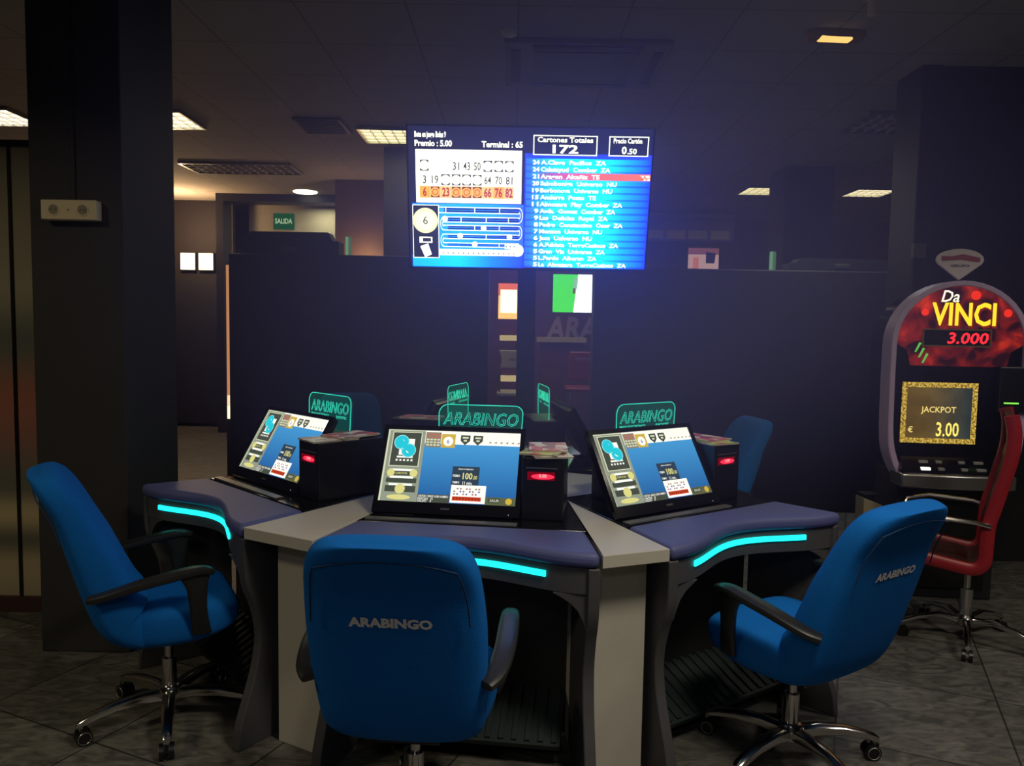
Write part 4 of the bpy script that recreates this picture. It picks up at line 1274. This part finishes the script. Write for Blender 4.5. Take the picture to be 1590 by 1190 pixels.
# copper light strip and bright slot near the column
t = thing('light_strip', 'vertical copper-coloured light strip at the left end of the partition', 'light strip', (-2.63, 7.1, 0))
MB().cyl((0, 0, .72), (0, 0, 2.02), .017, em('copper_glow', (1.0, .42, .20), .55), 12).build('tube', t)
MB().cyl((0, 0, .60), (0, 0, .82), .017, em('copper_glow_bright', (1.0, .80, .58), 1.4), 12).build('tube_end', t)
MB().box((-.03, .017, .0), (.03, .06, 2.05), DARKP).build('channel', t, smooth=False)
t = thing('lamp_bar', 'short bright lamp bar beside the far dark column', 'lamp', (-1.75, 9.17, 2.265))
MB().box((-.15, -.02, -.03), (.10, .029, .02), em('lamp_bar_orange', (1, .55, .30), .9)).build('tube', t, smooth=False)
MB().box((.101, -.025, -.035), (.24, .029, .03), em('lamp_bar_white', (1, .85, .65), 2.2)).build('lens', t, bevel=.006)
struct(MB().box((-2.13, 9.2, 0), (-1.4, 9.3, CEIL), WALLBR).build('wall_far', smooth=False))
point('lamp_bar_glow', (-1.75, 8.95, 2.3), 6, (1.0, .6, .35), .06)

# things seen through the gap between the partitions
struct(MB().box((-.9, 10.0, 0), (1.9, 10.1, 2.3), WALLPU).build('wall_gap', smooth=False))
t = thing('poster_light', 'bright orange backlit poster seen through the gap, left of the pole', 'poster', (-.05, 9.0, 0))
MB().box((-.135, -.02, 1.58), (.135, .02, 2.02), mat('poster_case', (.3, .06, .04), .4)).build('case', t, smooth=False)
s = MB(); s.quad([(-.125, -.021, 1.59), (.125, -.021, 1.59), (.125, -.021, 2.0), (-.125, -.021, 2.0)], em('poster_glow', srgb(255, 196, 130), 1.5, True))
s.quad([(-.125, -.0215, 1.86), (.125, -.0215, 1.86), (.125, -.0215, 2.0), (-.125, -.0215, 2.0)], em('poster_red', srgb(240, 110, 70), 1.2))
s.quad([(-.10, -.022, 1.66), (.09, -.022, 1.66), (.09, -.022, 1.93), (-.10, -.022, 1.93)], em('poster_white', (1, .92, .9), 2.4))
s.build('screen', t, smooth=False)
MB().box((-.11, -.015, 0), (.11, .15, 1.575), mat('plum_cabinet', (.12, .03, .05), .4)).build('pedestal', t, smooth=False)
for z, lb in ((1.37, 'pale lit shelf edge under the orange poster'), (.90, 'lower pale lit bar under the orange poster')):
    t = thing('shelf_bar', lb, 'shelf', (-.02, 8.86, z), 0, 'pale bars under the poster')
    MB().box((-.13, -.05, -.03), (.13, .12, .03), em('cream_glow', srgb(214, 190, 150), .75)).build('bar', t, bevel=.005, smooth=False)
t = thing('side_chair', 'white backed chair with dark print seen through the gap', 'chair', (-.02, 8.5, 0))
bkp = [(-.12, 1.04), (.12, 1.04), (.105, 1.14), (.13, 1.24), (-.13, 1.24), (-.105, 1.14)]
bo = MB().prism(bkp, -.02, .02, mat('white_vinyl', (.55, .5, .46), .5), MX).build('backrest', t, bevel=.01)
MB().text('ARA', BLACK, .02, 1.125, .03, -.022, align='C', bold=.02).build('lettering', bo, smooth=False)
MB().box((-.15, -.02, .72), (.15, .30, .78), mat('white_vinyl', (.55, .5, .46), .5)).build('seat', t, bevel=.02)
for sx in (-.12, .12):
    MB().cyl((sx, 0, .0), (sx, 0, 1.04), .012, STEEL, 8).build('leg', t)
    MB().cyl((sx, .28, .0), (sx, .28, .72), .012, STEEL, 8).build('leg', t)
t = thing('television', 'small screen with green and white picture hanging right of the pole', 'screen', (.72, 9.0, 1.90))
MB().box((-.27, .0, -.22), (.27, .05, .22), BLACK).build('casing', t, smooth=False)
s = MB(); s.quad([(-.26, -.001, -.22), (.26, -.001, -.22), (.26, -.001, .22), (-.26, -.001, .22)], em('pitch_green', srgb(70, 215, 60), 1.5, True))
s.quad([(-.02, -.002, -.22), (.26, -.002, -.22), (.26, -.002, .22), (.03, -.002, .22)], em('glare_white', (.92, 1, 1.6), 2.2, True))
s.quad([(-.03, -.003, .06), (.02, -.003, .06), (.03, -.003, .18), (-.02, -.003, .18)], em('shirt_teal', srgb(160, 220, 210), 1))
s.quad([(-.03, -.003, .0), (-.005, -.003, .0), (.0, -.003, .06), (-.025, -.003, .06)], em('shirt_red', srgb(120, 50, 50), 1))
s.build('screen', t, smooth=False)
MB().box((-.03, .05, .1), (.03, .999, .2), BLACK).build('arm', t, smooth=False)
t = thing('counter_bar', 'pale counter edge right of the pole below the green screen', 'counter', (.58, 8.9, 0))
MB().box((-.30, -.05, 1.33), (.27, .3, 1.385), mat('pale_counter', (.5, .42, .36), .5)).build('top', t, smooth=False)
MB().box((-.26, .0, 0), (.25, .28, 1.33), mat('plum_cabinet', (.12, .03, .05), .4)).build('front_panel', t, smooth=False)
t = thing('wall_lettering', 'large dim ARA lettering on the plum wall behind the gap', 'lettering', (.82, 9.99, 1.35))
MB().text('ARA', mat('dim_violet_print', (.5, .38, .46), .6), -.40, 0, .30, 0, bold=.03, shear=.15, w=.68).build('letters', t, smooth=False)
rs = thing('bar_stool', 'red bar chair with printed back seen through the gap, right of the pole', 'stool', (.80, 8.35, 0))
RDV = mat('red_vinyl', (.28, .012, .045), .45, var=.08)
bo = MB().prism([(-.19, .93), (.19, .93), (.20, 1.24), (-.18, 1.24)], -.025, .025, RDV, MX).build('backrest', rs, bevel=.012)
MB().text('MARKET', mat('dim_silver', (.4, .25, .3), .5), 0, 1.15, .035, -.027, w=.24, align='C', shear=.2, bold=.02).build('lettering', bo, smooth=False)
MB().box((-.21, -.02, .80), (.21, .36, .85), RDV).build('seat', rs, bevel=.02)
for sx in (-.17, .17):
    for sy in (.0, .32):
        MB().cyl((sx, sy, 0), (sx, sy, .80), .014, STEEL, 8).build('leg', rs)

# right rear: beam with four small panels, wall screen, tube
t = thing('wall_cabinet', 'row of four pale flap panels under a ledge, right of the big screen', 'cabinet', (2.45, 11.2, 0))
MB().box((-.62, 0, 2.78), (.72, .3, 3.12), mat('dusk_violet', (.30, .24, .36), .6)).build('body', t, smooth=False)
MB().box((-.66, -.06, 3.12), (.78, .32, 3.17), mat('pale_ledge', (.6, .54, .56), .5)).build('ledge', t, smooth=False)
for i in range(4):
    MB().box((-.58 + i * .32, -.02, 2.81), (-.31 + i * .32, -.001, 2.93), mat('flap_grey', (.75, .64, .64), .5)).build('flap', t, smooth=False)
t = thing('television', 'small wall screen with pinkish picture above the right partition', 'screen', (2.68, 10.9, 2.50))
MB().box((-.24, 0, -.18), (.24, .05, .18), BLACK).build('casing', t, smooth=False)
s = MB(); s.quad([(-.23, -.001, -.17), (.2, -.001, -.17), (.2, -.001, .15), (-.23, -.001, .15)], em('scene_pink', srgb(190, 150, 180), .9))
s.quad([(-.23, -.0015, .06), (.2, -.0015, .06), (.2, -.0015, .15), (-.23, -.0015, .15)], em('scene_plum', srgb(120, 70, 100), .9))
s.quad([(.02, -.002, -.06), (.14, -.002, -.06), (.16, -.002, .08), (.02, -.002, .10)], em('scene_dark', srgb(26, 22, 54), .9))
s.quad([(-.16, -.002, -.16), (-.08, -.002, -.16), (-.08, -.002, .02), (-.16, -.002, .02)], em('scene_red', srgb(196, 110, 120), .9))
s.build('screen', t, smooth=False)
MB().box((-.03, .05, -.05), (.03, 1.099, .05), BLACK).build('arm', t, smooth=False)
for x, lb in ((2.12, 'thin pale green tube standing on the right partition'), (-1.36, 'thin pale green tube beside the cabinet on the left partition')):
    t = thing('glow_tube', lb, 'tube light', (x, 6.38, 2.001 if x > 0 else 2.061), 0, 'green tubes on the partitions')
    MB().box((-.022, -.05, 0), (-.004, -.02, .15), em('green_glow', srgb(120, 170, 150), .7)).box((.006, -.05, 0), (.022, -.02, .15), em('green_glow_b', srgb(90, 130, 110), .6)).build('tube', t, smooth=False)
t = thing('ash_bin', 'small tan bin between the slot machine and the right blue chair', 'bin', (2.07, 4.36, 0))
MB().loft([[(-.05, -.05, 0), (.05, -.05, 0), (.05, .05, 0), (-.05, .05, 0)], [(-.055, -.055, .56), (.055, -.055, .52), (.055, .055, .52), (-.055, .055, .56)]], mat('tan_plastic', (.30, .25, .16), .5, var=.1)).build('body', t, bevel=.004, smooth=False)
MB().box((-.05, -.05, .575), (.05, .05, .58), BLACK).build('flap', t, smooth=False)
